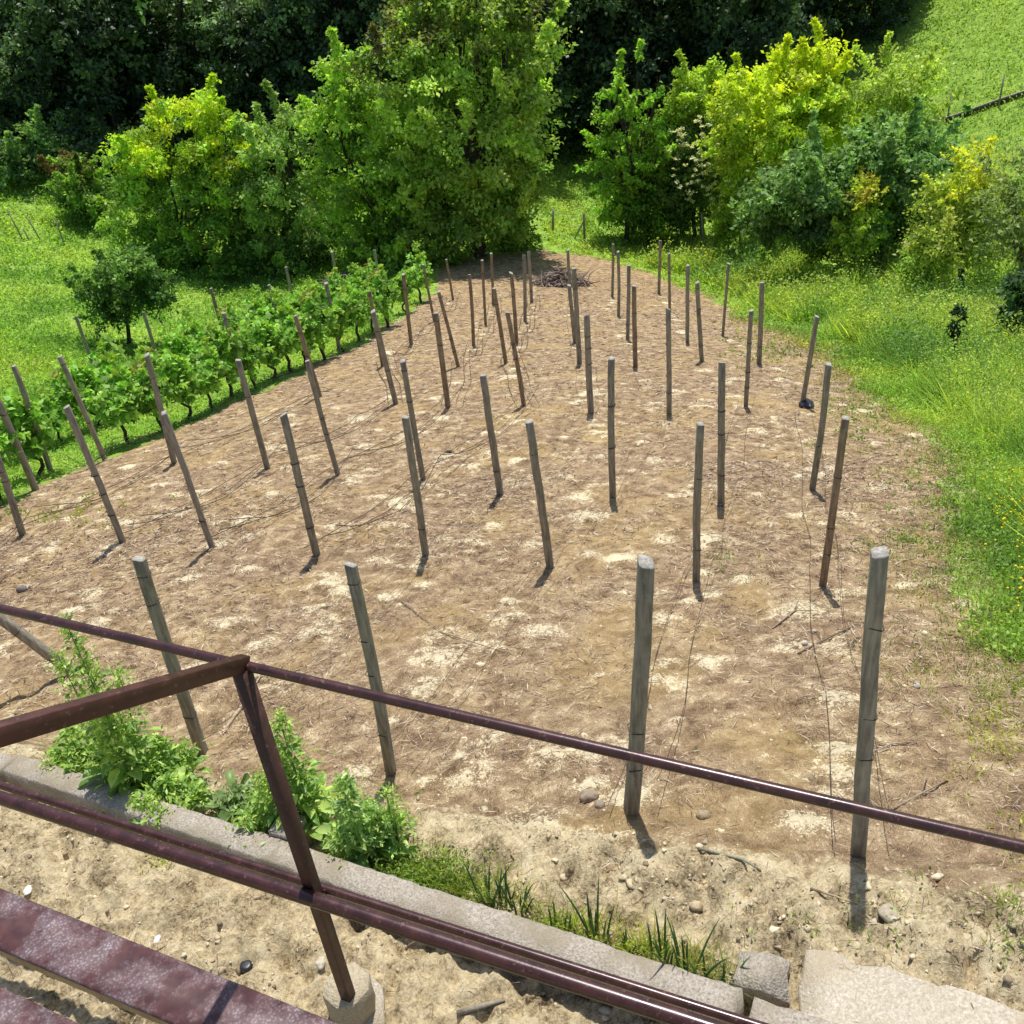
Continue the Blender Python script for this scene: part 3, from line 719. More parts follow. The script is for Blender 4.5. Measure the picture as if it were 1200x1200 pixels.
tree('tall_tree', 412, 645, -40, 290, (560, 300), 'tallest tree, olive green, standing at the end of the field', OL, 106, nc=620, nl=85, size=.2, clump=.75,
     lobes=[(540,60,85,85),(470,90,58,75),(600,130,42,75),(545,170,82,80),(585,220,55,60),(480,170,55,60),(510,255,70,42),(592,258,40,38),(560,-10,60,50),(620,190,26,50),(590,60,50,50)], trunk=.36, shell=.5,
     top_pal=[(.22, .28, .07), (.20, .20, .07), (.16, .26, .05)], spires=2)
# the clump right of the gap
tree('cherry_tree', 678, 790, 58, 280, (735, 284), 'airy bright green tree with spiky upswept branches right of the gap', [(.20, .40, .06), (.36, .62, .09), (.50, .74, .12)], 107, nc=170, nl=48, size=.17, clump=.36,
     lobes=[(737,140,16,40),(712,165,22,12),(765,150,22,14),(720,195,30,12),(750,190,30,40),(705,222,26,11),(694,200,16,7),(748,84,7,24),(768,112,14,8),(775,88,10,7),(712,108,9,14),(724,88,5,14),(705,140,18,7),(775,180,18,14),(715,250,24,14)], trunk=.12, shell=.9, upright=.5, spikes=26)
tree('conical_shrub', 722, 800, 165, 285, (760, 283), 'dense green conical shrub with dark underside beside the spiky tree', [(.09, .19, .035), (.17, .33, .055), (.30, .50, .08)], 108, 'shrub', nc=170, nl=75, size=.16,
     lobes=[(760,205,32,35),(762,245,42,32),(745,225,26,30)], trunk=.1)
tree('slender_tree', 785, 868, 66, 160, (824, 276), 'light green upright tree poking up behind the white flowering elder', YG, 109, nc=90, nl=52, size=.16, clump=.42, spikes=14, lobes=[(825,120,30,28),(810,95,16,22),(838,90,14,18),(800,130,22,22)], trunk=.1, shell=.7, upright=.4)
eld = tree('elder_bush', 780, 855, 130, 270, (815, 280), 'elder bush dotted with creamy white flower heads', [(.08, .16, .045), (.16, .28, .08), (.26, .40, .12)], 110, 'bush', nc=170, nl=70, size=.17,
     lobes=[(812,170,34,36),(820,220,34,40),(800,240,26,30)], trunk=.1)
# its flower heads: flat white umbels
rr = np.random.default_rng(8); g = Geo()
for _ in range(75):
    lx, ly, hw, hh_ = [(812,170,34,36),(820,215,34,40)][rr.integers(0, 2)]
    a_ = rr.uniform(0, 2 * math.pi); q_ = math.sqrt(rr.random()) * .95
    p = at(lx + math.cos(a_) * q_ * hw, ly - abs(math.sin(a_)) * q_ * hh_ * rr.choice([1, 1, -.6]), eld.location.y - 1.25 * math.sqrt(1 - q_ * q_) - .75)
    m_ = 16; o_ = rr.normal(0, .055, (m_, 3)) * [1, 1, .3] + p
    V, F = diamonds(o_, rand_dir(m_, rr), unit(rr.normal(0, .3, (m_, 3)) + [0, 0, 1]), np.full(m_, .10), np.full(m_, .09)); g.add(V, F, (.80, .78, .60))
g.build('flower_heads', LEAF, eld)
tree('yellow_tree', 832, 1000, 42, 210, (915, 282), 'large glowing yellow-green tree, brightest in the right clump', [(.38, .54, .06), (.56, .72, .08), (.72, .82, .08)], 111, nc=380, nl=75, size=.18,
     lobes=[(900,130,68,60),(945,100,50,48),(870,160,42,45),(960,150,50,50),(915,75,26,26),(960,68,26,22),(900,190,50,30)], top_pal=[(.80, .86, .05), (.74, .84, .06)], trunk=.17)
tree('wispy_tree', 985, 1112, 44, 160, (1050, 262), 'wispy olive tree on the hillside edge behind the dark walnut', [(.30, .44, .09), (.46, .60, .11), (.60, .72, .14)], 112, nc=150, nl=42, size=.15,
     lobes=[(1045,95,48,48),(1020,120,38,35),(1075,110,36,45),(1050,140,50,25)], trunk=.08, shell=.9, clump=.55)
tree('walnut_tree', 880, 1118, 138, 290, (1041, 306), 'wide dark blue-green walnut tree with black trunk under the yellow tree', BG, 113, nc=460, nl=75, size=.19,
     lobes=[(1045,185,66,45),(960,210,55,48),(1000,235,70,45),(1085,200,30,40),(915,235,40,42),(1050,245,55,35),(900,260,30,25)], trunk=.2)
tree('sapling', 975, 1045, 205, 310, (1006, 332), 'young tree with yellow and pinkish new leaves before the walnut', YG, 114, nc=170, nl=60, size=.13, lobes=[(1010,240,22,26),(1015,220,14,14),(1000,275,24,24),(1025,265,18,20)], clump=.36,
     top_pal=[(.62, .54, .12), (.60, .62, .08), (.55, .62, .08)], trunk=.045, shell=.8)
tree('sapling', 835, 880, 222, 290, (853, 297), 'small yellowish sapling by the fence stake', YG, 115, nc=100, nl=55, size=.12, lobes=[(855,262,18,24),(858,235,8,12)], clump=.34, trunk=.035, shell=.9)
tree('sapling', 938, 985, 232, 305, (962, 322), 'round grey-green sapling between the yellowish saplings', [(.14, .26, .05), (.24, .38, .08)], 116, nc=100, nl=50, size=.12, lobes=[(962,270,22,28),(965,292,18,14)], clump=.38, trunk=.04)
tree('willow_tree', 1062, 1205, 160, 330, (1128, 350), 'feathery yellow-olive tree at the right with a dark trunk', [(.32, .42, .09), (.50, .60, .12), (.64, .70, .16)], 117, nc=230, nl=42, size=.13, clump=.5,
     lobes=[(1135,240,50,40),(1105,265,38,36),(1165,255,42,42),(1145,200,34,36),(1130,290,50,28),(1080,285,22,26)], top_pal=[(.78, .78, .06), (.62, .68, .09)], trunk=.11, shell=.85, droop=.5)
tree('sage_tree', 1150, 1260, 180, 340, (1205, 368), 'sage green tree at the right edge beside the feathery tree', [(.24, .32, .12), (.38, .46, .18)], 118, nc=80, nl=36, size=.13, lobes=[(1195,230,36,50),(1215,290,40,40),(1180,270,25,35)], trunk=.09, shell=.85)
tree('round_shrub', 1063, 1118, 278, 345, (1092, 346), 'rounded green shrub in the meadow below the feathery tree', MG, 119, 'shrub', nc=80, nl=55, size=.12, lobes=[(1092,312,27,30),(1080,325,18,16)], clump=.36, trunk=.04)
tree('dark_sapling', 1110, 1136, 345, 398, (1116, 436), 'thin sapling with drooping dark leaves on a bare stem', [(.03, .08, .03), (.07, .14, .05)], 120, nc=22, nl=26, size=.10, lobes=[(1123,376,7,20)], clump=.07, trunk=.02, spikes=0, droop=1.2, elong=2.6)
tree('dark_plant', 1178, 1215, 305, 400, (1195, 412), 'dark-leaved young tree cut by the right edge', [(.06, .13, .05), (.12, .22, .08)], 121, nc=50, nl=50, size=.13, lobes=[(1200,350,20,36),(1192,385,14,18)], clump=.28, trunk=.03)
tree('thin_sapling', 885, 910, 275, 330, (897, 325), 'thin dark-stemmed sapling in the weeds near the field edge', MG, 122, nc=14, nl=30, size=.10, lobes=[(896,298,8,18)], clump=.22, trunk=.02)
tree('thin_sapling', 1045, 1062, 345, 390, (1051, 388), 'dark spindly stem in the weeds left of the dark-leaved sapling', DG, 131, nc=10, nl=16, size=.08, lobes=[(1053,362,5,16)], clump=.1, trunk=.022, spikes=0)
tree('bare_sapling', 948, 982, 300, 345, (965, 348), 'nearly bare sapling with thin dark twigs in the meadow', OL, 123, nc=8, nl=18, size=.08, lobes=[(965,315,16,18)], clump=.2, trunk=.018)
tree('fruit_tree', 90, 204, 300, 388, (150, 408), 'small round dark green fruit tree standing alone in the left meadow', [(.07, .15, .04), (.13, .25, .06), (.25, .42, .10)], 124, nc=190, nl=60, size=.12, clump=.38,
     lobes=[(145,335,46,34),(115,350,28,30),(178,345,28,28),(130,372,22,16),(150,312,30,14)], trunk=.07, shell=.6)
# low bushes under the left clump and along the back edge
UNDER = [('undergrowth_bush', 470, 560, 285, 318, (515, 312), 'light green low bush at the far end of the near vine row', MG, [(505,300,30,13),(530,305,18,9)]),
         ('undergrowth_bush', 640, 690, 285, 305, (612, 292), 'dark green bush at the foot of the tall tree', DG, [(612,275,22,22),(595,285,25,12)]),
         ('undergrowth_bush', 250, 420, 300, 318, (300, 320), 'dark bush at the foot of the left clump', DG, [(290,300,40,15),(350,302,40,15)])]
for k, (nm, l_, r_, t_, b_, bs, lab, pl, lb) in enumerate(UNDER):
    tree(nm, l_, r_, t_, b_, bs, lab, pl, 140 + k, 'bush', nc=70, nl=55, size=.15, lobes=lb, clump=.4, trunk=.04)

# ------------------------------------------------------------------ forest behind
def forest_proto(seed, H, R, pal, loc, label):
    r = np.random.default_rng(seed); b = np.array([loc[0], loc[1], float(Z(*loc))]); o = empty('forest_tree', b, label, 'tree', 'dark trees of the forest behind the field')
    L = []
    for k in range(11):
        h = H * r.uniform(.16, .88); q = R * (1 - .5 * h / H) * r.uniform(.25, .8); a = r.uniform(0, 6.28); s = R * r.uniform(.4, .62)
        L.append((b[0] + math.cos(a) * q, b[1] + math.sin(a) * q, b[2] + h, s, s, s * .8))
    V, F, col = crown_geo(L, 330, 62, .27, pal, r, .3, .85, 1.6, .5, top_pal=[tuple(v * 1.6 for v in pal[-1])])  # brighter tint on the top sprays paints lit crown highlights
    g = Geo(); limb(g, b - [0, 0, .4], b + [0, 0, H * .85], .28, .08, r, .03)
    for q in L: limb(g, b + [0, 0, H * r.uniform(.25, .6)], q[:3], .12, .04, r, .1)
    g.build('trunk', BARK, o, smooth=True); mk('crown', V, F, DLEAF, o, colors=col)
    return o
FP = [(.028, .062, .024), (.075, .145, .048), (.18, .29, .09)]  # both forest palettes carry the wood's shade in their dark leaf colours
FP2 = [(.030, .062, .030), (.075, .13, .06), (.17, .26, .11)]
fr = np.random.default_rng(66)
spots = []
for line, (Yl, x0, x1, n) in enumerate([(57.5, -31, 19, 13), (64, -36, 22, 13), (72, -42, 27, 13)]):
    for k in range(n):
        x = x0 + (x1 - x0) * k / (n - 1) + fr.uniform(-1, 1); y = Yl + fr.uniform(-1.6, 1.6)
        if line == 0 and x > 15: y += 5
        if line == 0 and 3 < x < 9: y += 2.5
        spots.append((x, y, line, k))
LINEN = ['front', 'middle', 'rear']
protos = []
for i, (x, y, line, k) in enumerate(spots):
    lab = f'dark leafy tree, {ORD[k]} from the left in the {LINEN[line]} line of the forest'
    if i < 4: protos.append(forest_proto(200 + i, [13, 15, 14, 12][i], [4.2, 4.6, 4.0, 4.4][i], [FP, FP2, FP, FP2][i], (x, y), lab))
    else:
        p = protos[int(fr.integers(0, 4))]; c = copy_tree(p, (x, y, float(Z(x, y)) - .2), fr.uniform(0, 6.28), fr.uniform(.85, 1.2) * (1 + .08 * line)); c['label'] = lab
# undergrowth bushes along the forest foot
for k, (px, py) in enumerate([(-20,205),(40,195),(130,215),(330,215),(640,192),(662,182),(690,176),(720,174),(612,190),(1030,60),(940,60),(870,80)]):
    b = hit(px, py) if k < 9 else at(px, py, 60)
    b = np.array([b[0], b[1] + 1.5, float(Z(b[0], b[1] + 1.5))])
    c = copy_tree(protos[k % 4], b - [0, 0, 3.2], fr.uniform(0, 6.28), .62)
    c['label'] = f'dark low tree, {ORD[k]} from the left along the foot of the forest' if k < 9 else f'dark low tree at the top of the hillside, {ORD[k-9]} from the right'
    c['group'] = 'low trees at the foot of the forest'

# ------------------------------------------------------------------ grapevines
def vine(seed, b, label, h=1.6, wd=.38):
    r = np.random.default_rng(seed); b = np.asarray(b, float); o = empty('grapevine', b, label, 'grapevine', 'grapevines in the leafy rows')
    g = Geo(); top = b + [r.normal(0, .05), r.normal(0, .05), .62]
    limb(g, b - [0, 0, .1], top, .045, .032, r, .12)
    for sgn in (-1, 1): limb(g, top, top + [sgn * .2 + 0, sgn * .5, .12], .022, .012, r, .1)
    g.build('trunk', BARK, o, smooth=True)
    L = [(b[0] + dx, b[1] + dy, b[2] + z, wd * s, wd * s * 1.1, .34 * s * 1.2) for dx, dy, z, s in
         [(0, 0, .95, .9), (.1, .24, 1.1, .7), (-.1, -.24, 1.0, .7), (0, .1, h - .28, .6), (r.normal(0, .15), r.normal(0, .3), h, .35), (r.normal(0, .2), r.normal(0, .3), h + .12, .25), (0, 0, .75, .45)]]
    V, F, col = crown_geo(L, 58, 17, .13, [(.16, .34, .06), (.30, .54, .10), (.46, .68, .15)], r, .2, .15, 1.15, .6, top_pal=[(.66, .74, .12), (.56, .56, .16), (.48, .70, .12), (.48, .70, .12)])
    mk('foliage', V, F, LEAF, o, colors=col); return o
VPX = [(-30,610),(5,585),(50,556),(100,541),(152,521),(190,507),(223,492),(250,480),(275,467),(298,457),(322,446),(342,437),(360,430),(378,422),(400,411),(420,401),(437,392),(453,384),(475,367),(494,354)]
vp = [hit(*p) for p in VPX]
vprot = []; vrs = np.random.default_rng(12)
dirv = unit(vp[12] - vp[4]); ang = math.atan2(dirv[0], dirv[1])
for k, b in enumerate(vp):
    if k == 3: continue
    lab = f'leafy green grapevine, {ORD[k if k < 3 else k - 1]} from the near end of the row beside the soil'
    if len(vprot) < 4: vprot.append(vine(300 + k, b, lab))
    else:
        c = copy_tree(vprot[k % 4], b, vrs.choice([0, math.pi]) + vrs.normal(0, .25), vrs.uniform(.85, 1.1)); c['label'] = lab
fp = np.array(far_posts); fp = fp[np.argsort(fp[:, 1])]
A0, A1 = fp[0], fp[-1]; nrow = 26
# second vine row runs parallel, a little farther left
perp = np.array([-dirv[1], dirv[0]]); perp = perp if perp[0] < 0 else -perp
for k in range(nrow):
    t_ = k / (nrow - 1); p = vp[1][:2] + (vp[-1][:2] - vp[1][:2]) * t_ + perp * 2.1 + vrs.normal(0, .12, 2)
    c = copy_tree(vprot[k % 4], (p[0], p[1], float(Z(*p))), vrs.choice([0, math.pi]) + vrs.normal(0, .3), vrs.uniform(.75, 1.0))
    c['label'] = f'leafy grapevine with yellowish shoots, {ORD[k]} from the near end of the rear vine row'
# small vineyard stakes far left
for k, (tx, ty, bx, by) in enumerate([(8,245,27,282),(30,252,49,284),(64,255,76,288),(27,268,34,281)]):
    b = hit(bx, by); t = at(tx, ty, b[1]); V, F = tube([b - [0, 0, .2], b, (b + t) / 2, t], [.035, .035, .033, .03], 6)
    o = mk('vineyard_stake', V, F, POSTM[0]); center(o)
    tag(o, ['tall', 'second tall', 'rightmost tall', 'short'][k] + ' thin dark stake in the far left meadow', 'stake', 'thin stakes in the far left meadow')

# ------------------------------------------------------------------ fence stakes and wire at the meadow edge
FS = [(648,246,648,272,'left fence stake in the sunlit gap between the trees'), (684,250,685,282,'right fence stake of the gap, with a slanted brace'),
      (770,252,769,284,'fence stake under the dark conical shrub'), (822,249,824,287,'pale fence stake below the elder bush'),
      (866,252,868,290,'fence stake right of the yellowish sapling'), (912,256,914,296,'fence stake in front of the shaded walnut crown'), (1028,284,1025,318,'grey fence stake left of the walnut trunk'), (1062,276,1058,298,'short brown stake right of the walnut trunk')]
tops = []
for k, (tx, ty, bx, by, lab) in enumerate(FS):
    b = hit(bx, by); t = at(tx, ty, b[1]); t[:2] = t[:2]; o = empty('fence_stake', b, lab, 'stake', 'stakes of the wire fence along the meadow')
    V, F = tube([b - [0, 0, .2], b, (b + t) / 2, t], [.06, .06, .055, .05], 6); mk('stake', V, F, POSTM[0 if k < 2 else 2], o)
    if k == 1:
        V, F = tube([b + [-.55, -.05, 0], b + (t - b) * .75], [.035, .03], 6); mk('brace', V, F, POSTM[0], o)
    tops.append((b, t))
for k in range(len(tops) - 1):
    (b0, t0), (b1, t1) = tops[k], tops[k + 1]
    if k in (1, 5): continue
    for j, f in enumerate((.92, .55)):
        a_, c_ = b0 + (t0 - b0) * f, b1 + (t1 - b1) * f; u = np.linspace(0, 1, 9)[:, None]; path = a_ + (c_ - a_) * u; path[:, 2] -= .12 * 4 * (u * (1 - u))[:, 0]
        wire(path, f'{["upper", "lower"][j]} fence wire, {ORD[k]} span from the left along the meadow', 'wires of the meadow fence', .008, WIREG, 'fence_wire')
# wall strip across the hillside with two thin poles
p0, p1 = hit(1085, 150), hit(1245, 98)
u = np.linspace(0, 1, 14)[:, None]; path = p0 + (p1 - p0) * u; path[:, 2] = [float(Z(q[0], q[1])) + .10 for q in path]
V, F = sweep(path, rect(.16, .22, .03)); o = mk('retaining_wall', V, F, simple('dark wall', (.03, .028, .025), (.10, .09, .08), 6)); center(o)
tag(o, 'low dark retaining strip with pale top crossing the grassy hillside', 'retaining wall')
V, F = sweep(path + [0, 0.02, .13], rect(.12, .04, .01)); mk('coping', V, F, SLAB, o)
for lab, (tx, ty, bx, by) in (('thin pole standing at the dark strip on the open hillside', (1177,87,1170,126)), ('thin pole half hidden by wispy leaves at the end of the strip', (1115,108,1110,142))):
    b = hit(bx, by); t = at(tx, ty, b[1]); V, F = tube([b - [0, 0, .1], t], [.045, .04], 6); o = mk('thin_pole', V, F, POSTM[0]); center(o); tag(o, lab, 'pole', 'thin poles on the hillside')

# ------------------------------------------------------------------ brush pile
rb = np.random.default_rng(55); c0 = hit(658, 334); g = Geo()
for k in range(520):
    a = rb.uniform(0, 6.28); q = rb.random() ** .6; cx = c0[0] + math.cos(a) * q * 1.1; cy = c0[1] + math.sin(a) * q * .7
    hz = (1 - q) * .62 * rb.random() ** .5; L_ = rb.uniform(.2, .55); b_ = rb.uniform(0, 6.28); tl = rb.normal(0, .3)
    d_ = np.array([math.cos(b_), math.sin(b_), tl]); p = np.array([cx, cy, float(ground_z(cx, cy)) + .03 + hz])
    m = p + d_ * L_ / 2 + rb.normal(0, .05, 3); e_ = p + d_ * L_ + rb.normal(0, .1, 3) - [0, 0, .05]
    V, F = tube([p, m, e_], [.018, .014, .008], 4, cap=False); g.add(V, F, np.array([(.20, .15, .12), (.36, .28, .23), (.09, .06, .05), (.46, .38, .32)][rb.integers(0, 4)]))
o = g.build('brush_pile', DRY); center(o); tag(o, 'heap of tangled brown pruned branches at the far end of the field', 'brush pile')
rb = np.random.default_rng(56); c0 = hit(408, 345); g = Geo()
for k in range(200):
    a = rb.uniform(0, 6.28); q = rb.random() ** .6; cx = c0[0] + math.cos(a) * q * 1.6; cy = c0[1] + 1 + math.sin(a) * q * .9
    p = np.array([cx, cy, float(ground_z(cx, cy)) + .05 + (1 - q) * .6 * rb.random()]); d_ = rand_dir(1, rb)[0] * [1, 1, .5] * rb.uniform(.4, .9)
    V, F = tube([p, p + d_ * .5 + rb.normal(0, .05, 3), p + d_], [.014, .012, .006], 4, cap=False); g.add(V, F, (.42, .34, .30))
o = g.build('brush_pile', DRY); center(o); tag(o, 'pale pinkish heap of dry twigs behind the vine rows', 'brush pile')

# ------------------------------------------------------------------ twigs, stones, plastic
tw = np.random.default_rng(57)
for k, (pts_, rad, lab, col) in enumerate([
    ([(262,858),(285,825),(306,795)], .016, 'pale straight stick lying between the weeds and the steel post', (.48, .38, .26)),
    ([(818,996),(870,1004+12),(892,1020)], .009, 'grey-green twig on the clay right of the post shadow', (.30, .30, .22)),
    ([(935,768),(975,748),(1000,735)], .010, 'dark twig in the straw left of the front right post', (.20, .14, .10)),
    ([(905,738),(930,722),(955,705)], .010, 'pale forked twig left of the front right post', (.36, .27, .18)),
    ([(1045,950),(1080,930),(1110,912)], .008, 'thin forked twig on soil right of the front right post', (.36, .28, .2)),
    ([(535,1183),(570,1178),(592,1172)], .016, 'grey splinter of wood on the clay below the thick pipe', (.30, .26, .2)),
    ([(950,1038),(985,1050),(1005,1060)], .007, 'thin straw-coloured twig near the slab', (.42, .33, .22)),
    ([(470,705),(520,745),(590,765)], .006, 'thin curved twig in the middle of the soil', (.3, .22, .15)),
    ([(1010,890),(1045,872),(1075,868)], .006, 'thin pale twig beside the front right post', (.42, .33, .24))]):
    path = []
    for j, (px, py) in enumerate(pts_):
        q = hit(px, py); path.append((q[0], q[1], float(ground_z(q[0], q[1])) + rad * .8 + (.012 if j == 1 else 0)))
    g = Geo(); V, F = tube(path, [rad, rad * .9, rad * .5], 6); g.add(V, F, col)
    if 'forked' in lab:
        e_ = np.array(path[1]); V, F = tube([e_, e_ + [.1, .16, .02]], [rad * .7, rad * .3], 5); g.add(V, F, col)
        V, F = tube([e_, e_ + [.2, -.05, .02]], [rad * .6, rad * .3], 5); g.add(V, F, col)
    o = g.build('twig', DRY, smooth=True); center(o); tag(o, lab, 'twig', 'loose twigs and sticks on the soil')
def rock(px, py, s, col, lab, seed, name='stone', flat=.7, mat=None):
    if 'white' in lab: flat, s = .28, s * .9
    r = np.random.default_rng(seed); q = hit(px, py); v, f = ico()
    for _ in range(2):
        nv = []; nf = []; cache = {}; v = list(map(tuple, v))
        def md(a, b):
            key = (min(a, b), max(a, b))
            if key not in cache: cache[key] = len(v); v.append(tuple(unit((np.array(v[a]) + np.array(v[b])) / 2)))
            return cache[key]
        for a, b, c in f:
            ab, bc, ca = md(a, b), md(b, c), md(c, a); nf += [(a, ab, ca), (b, bc, ab), (c, ca, bc), (ab, bc, ca)]
        v = np.array(v); f = np.array(nf)
    off = r.uniform(0, 50); d = 1 + .5 * (fb(v[:, 0] + off, v[:, 1] + v[:, 2] * .7, 1.6, seed, 3) - .5)
    V = v * d[:, None] * s * r.uniform(.75, 1.2, 3) * [1, 1, flat] + [q[0], q[1], float(ground_z(q[0], q[1])) + s * flat * .45]
    o = mk(name, V, f, mat or DRY, colors=np.tile(col, (len(V), 1))); center(o); return tag(o, lab, name.replace('_', ' '), 'loose stones and lumps on the soil')
for k, (px, py, s, col, lab) in enumerate([
    (1043,1066,.045,(.42,.36,.26),'pale stone right of the shadow of the front right post'),
    (26,772-80,.07,(.22,.19,.17),'grey stone at the left edge of the soil'),
    (825,955,.04,(.36,.28,.18),'brown stone on clay by the front post shadow'),
    (690,937,.05,(.32,.25,.18),'brown lump by the foot of the second front post'),
    (703,945,.035,(.30,.24,.18),'smaller lump right beside the foot of the second front post'),
    (28,1036,.035,(.75,.72,.68),'white broken shard on the clay above the maroon beam'),
    (182,1098,.03,(.75,.74,.72),'white scrap on the clay near the maroon beam'),
    (377,1182-50,.03,(.6,.54,.42),'pale pebble left of the concrete footing'),
    (1074,803,.035,(.5,.45,.38),'pale pebble right of the front right post'),
    (943,758,.03,(.62,.55,.45),'whitish pebble left of the front right post'),
    (526,531,.05,(.05,.04,.03),'dark round lump in the middle of the soil'),
    (10,1195-290,.03,(.5,.42,.3),'pale lump at the left end of the kerb')]):
    rock(px, py, s, col, lab, 400 + k)
q_ = hit(287, 1128); zq = float(ground_z(q_[0], q_[1]))
V, F = sweep([(q_[0], q_[1], zq - .05), (q_[0], q_[1], zq + .045), (q_[0], q_[1], zq + .055), (q_[0], q_[1], zq + .057)], circ(.036, 14), up=(0, 1, 0), scale=[1, 1, .9, .5])
o = mk('pipe_stub', V, F, PLASTIC); center(o); tag(o, 'short black pipe stub sticking out of the clay beside the maroon beam', 'pipe stub')
# black plastic bag at the foot of a post
rp_ = hit(938, 474); rb = np.random.default_rng(60)
V, f = ico(); vv = []
o = rock(945, 476, .17, (.02, .02, .022), 'crumpled black plastic bag at the foot of a leaning post', 450, 'plastic_bag', .55, PLASTIC); o['category'] = 'plastic bag'; del o['group']

# ------------------------------------------------------------------ garden kerb, slabs
kz = lambda x: float(Z(x, (2.62 - .42 * x) / .907)) + .085
hL, hR = 4.98, 4.40
def onz(px, py, z): d = ray(px, py); return d * (z / d[2])
K0 = (onz(14, 893, -hL + 0)); K1 = onz(874, 1180, -hR)
Kd = K1 - K0
def kerb_piece(t0, t1, dz=0, dn=0, name='kerb', lab='', rot=0):
    u = np.linspace(t0, t1, max(4, int((t1 - t0) * 110)))[:, None]; path = K0 + Kd * u + [0, 0, -.12 + dz]
    path[:, 2] += .012 * (fb(path[:, 0], path[:, 1], 2.2, 70, 2) - .5); path[:, :2] += (unit([.42, .907]) * (dn + .008 * (fb(path[:, 0:1], path[:, 1:2], 3, 71, 2) - .5)))
    path[:, 0] += rot * (u[:, 0] - t0)
    V, F = sweep(path, rect(.165, .24, .012)); V = V + np.random.default_rng(3).normal(0, .0032, V.shape)
    o = mk(name, V, F, KERB); center(o); return tag(o, lab, 'kerb')
kerb_piece(0.0, .995, lab='long rough concrete kerb between the house strip and the field')
kerb_piece(1.006, 1.2, -.012, -.008, lab='short broken end piece of kerb beside the pale slab')
kerb_piece(-.2, -.008, -.03, -.02, lab='kerb end piece cut by the left edge')
def slab(pxs, th, lab, mat, name='slab', cat='slab', lift=.03):
    P = np.array([hit(*p) for p in pxs]); c = P.mean(0)
    # one flat top fitted to the ground
    A = np.c_[P[:, :2], np.ones(len(P))]; co = np.linalg.lstsq(A, P[:, 2], rcond=None)[0]; P[:, 2] = A @ co + lift
    # rounded, slightly irregular rim
    rim = []
    r = np.random.default_rng(9)
    for a, b in zip(P, np.roll(P, -1, 0)):
        m = max(2, int(np.linalg.norm(b - a) / .05))
        for j in range(m): rim.append(a + (b - a) * j / m + np.append(r.normal(0, .006, 2), 0))
    rim = np.array(rim); k = len(rim); cen = rim.mean(0)
    ins = cen + (rim - cen) * .985; ins[:, 2] += .0; rim2 = rim - [0, 0, .012]; bot = rim - [0, 0, th]
    V = np.vstack([ins, rim2, bot]); j = np.arange(k); j2 = (j + 1) % k
    Q = np.concatenate([np.stack([j + k, j2 + k, j2, j], 1), np.stack([j + 2 * k, j2 + 2 * k, j2 + k, j + k], 1)])
    o = mk(name, V, [Q, np.array([j])], mat)
    o.data.update(); center(o); return tag(o, lab, cat)
slab([(945,1119),(975,1121),(1003,1130),(1040,1138),(1098,1160),(1130,1163),(1150,1172),(1210,1190),(1260,1290),(940,1290),(938,1200),(936,1165)], .12, 'pale plaster-smeared concrete slab in the lower right corner', SLAB, lift=.035)
slab([(866,1121),(900,1122),(926,1134),(924,1181),(890,1172),(858,1160)], .12, 'small square grey concrete paver behind the kerb end', KERB, 'paver', 'paver', .05)
# little concrete block behind the kerb
def cube_block(px, py, sx, sy, sz, ang, lab, mat, name, oct_=False, lift=0):
    q = hit(px, py); c = .012
    sec = rect(sx, sy, c if not oct_ else sx * .26); z0 = float(Z(q[0], q[1]))
    V, F = sweep([(q[0], q[1], z0 - .15), (q[0], q[1], z0 + (sz - .012) * .5), (q[0], q[1], z0 + sz - .012), (q[0], q[1], z0 + sz)], sec, up=(math.sin(ang), math.cos(ang), 0), scale=[1.03, 1.0, 1.0, .95])
    V = V + np.random.default_rng(5).normal(0, .002, V.shape)
    o = mk(name, V, F, mat); center(o); return tag(o, lab, 'concrete block')
ang = math.atan2(.42, .907)
cube_block(345, 992, .17, .17, .2, ang, 'small square concrete block set against the far side of the kerb', KERB, 'concrete_block')
foot = cube_block(414, 1180, .22, .22, .2, ang + .3, 'octagonal concrete footing under the maroon steel post', CREAM, 'concrete_footing', True)
rk = hit(412, 1172)
slab([(392,1150),(412,1133),(432,1136),(448,1160),(452,1200),(446,1215),(400,1215),(388,1180)], .05, 'pale spilled mortar ring around the footing', SLAB, 'mortar_patch', 'mortar', .012)

# ------------------------------------------------------------------ steel frame
zf = float(Z(rk[0], rk[1])) + .19
B0 = hit(409, 1170, .19); B0[2] = zf
tr = ray(284, 783); A_ = np.stack([tr, -np.array([0, 0, 1.0])], 1); tt = np.linalg.lstsq(A_, B0, rcond=None)[0]; T0 = np.array([B0[0], B0[1], (tr * tt[0])[2]])
fr_ = empty('steel_frame', B0, 'maroon painted steel frame with one post, pipe rails and a rafter', 'frame')
pd = unit(np.array([.907, -.421, 0])); pn = np.array([.421, .907, 0])
V, F = sweep([B0 - [0, 0, .02], (B0 + T0) / 2, T0], rect(.056, .056, .003), up=pn); mk('post', V, F, BROWND, fr_)
def rail(c, a, b, r_, name, mat=MAROON):
    path = c + pd * np.linspace(a, b, 24)[:, None]; V, F = tube(path, r_, 20); return mk(name, V, F, mat, fr_, smooth=True)
# top pipe through the pixel line (0,713)-(1200,993) at its own height
q0, q1 = onz(0, 713, T0[2] + .0), onz(1200, 993, T0[2] + .0)
pd = unit(q1 - q0); pn = np.array([-pd[1], pd[0], 0])
cT = q0 + pd * ((T0 - q0) @ pd); rail(cT, -3.0, 4.5, .019, 'top_pipe')
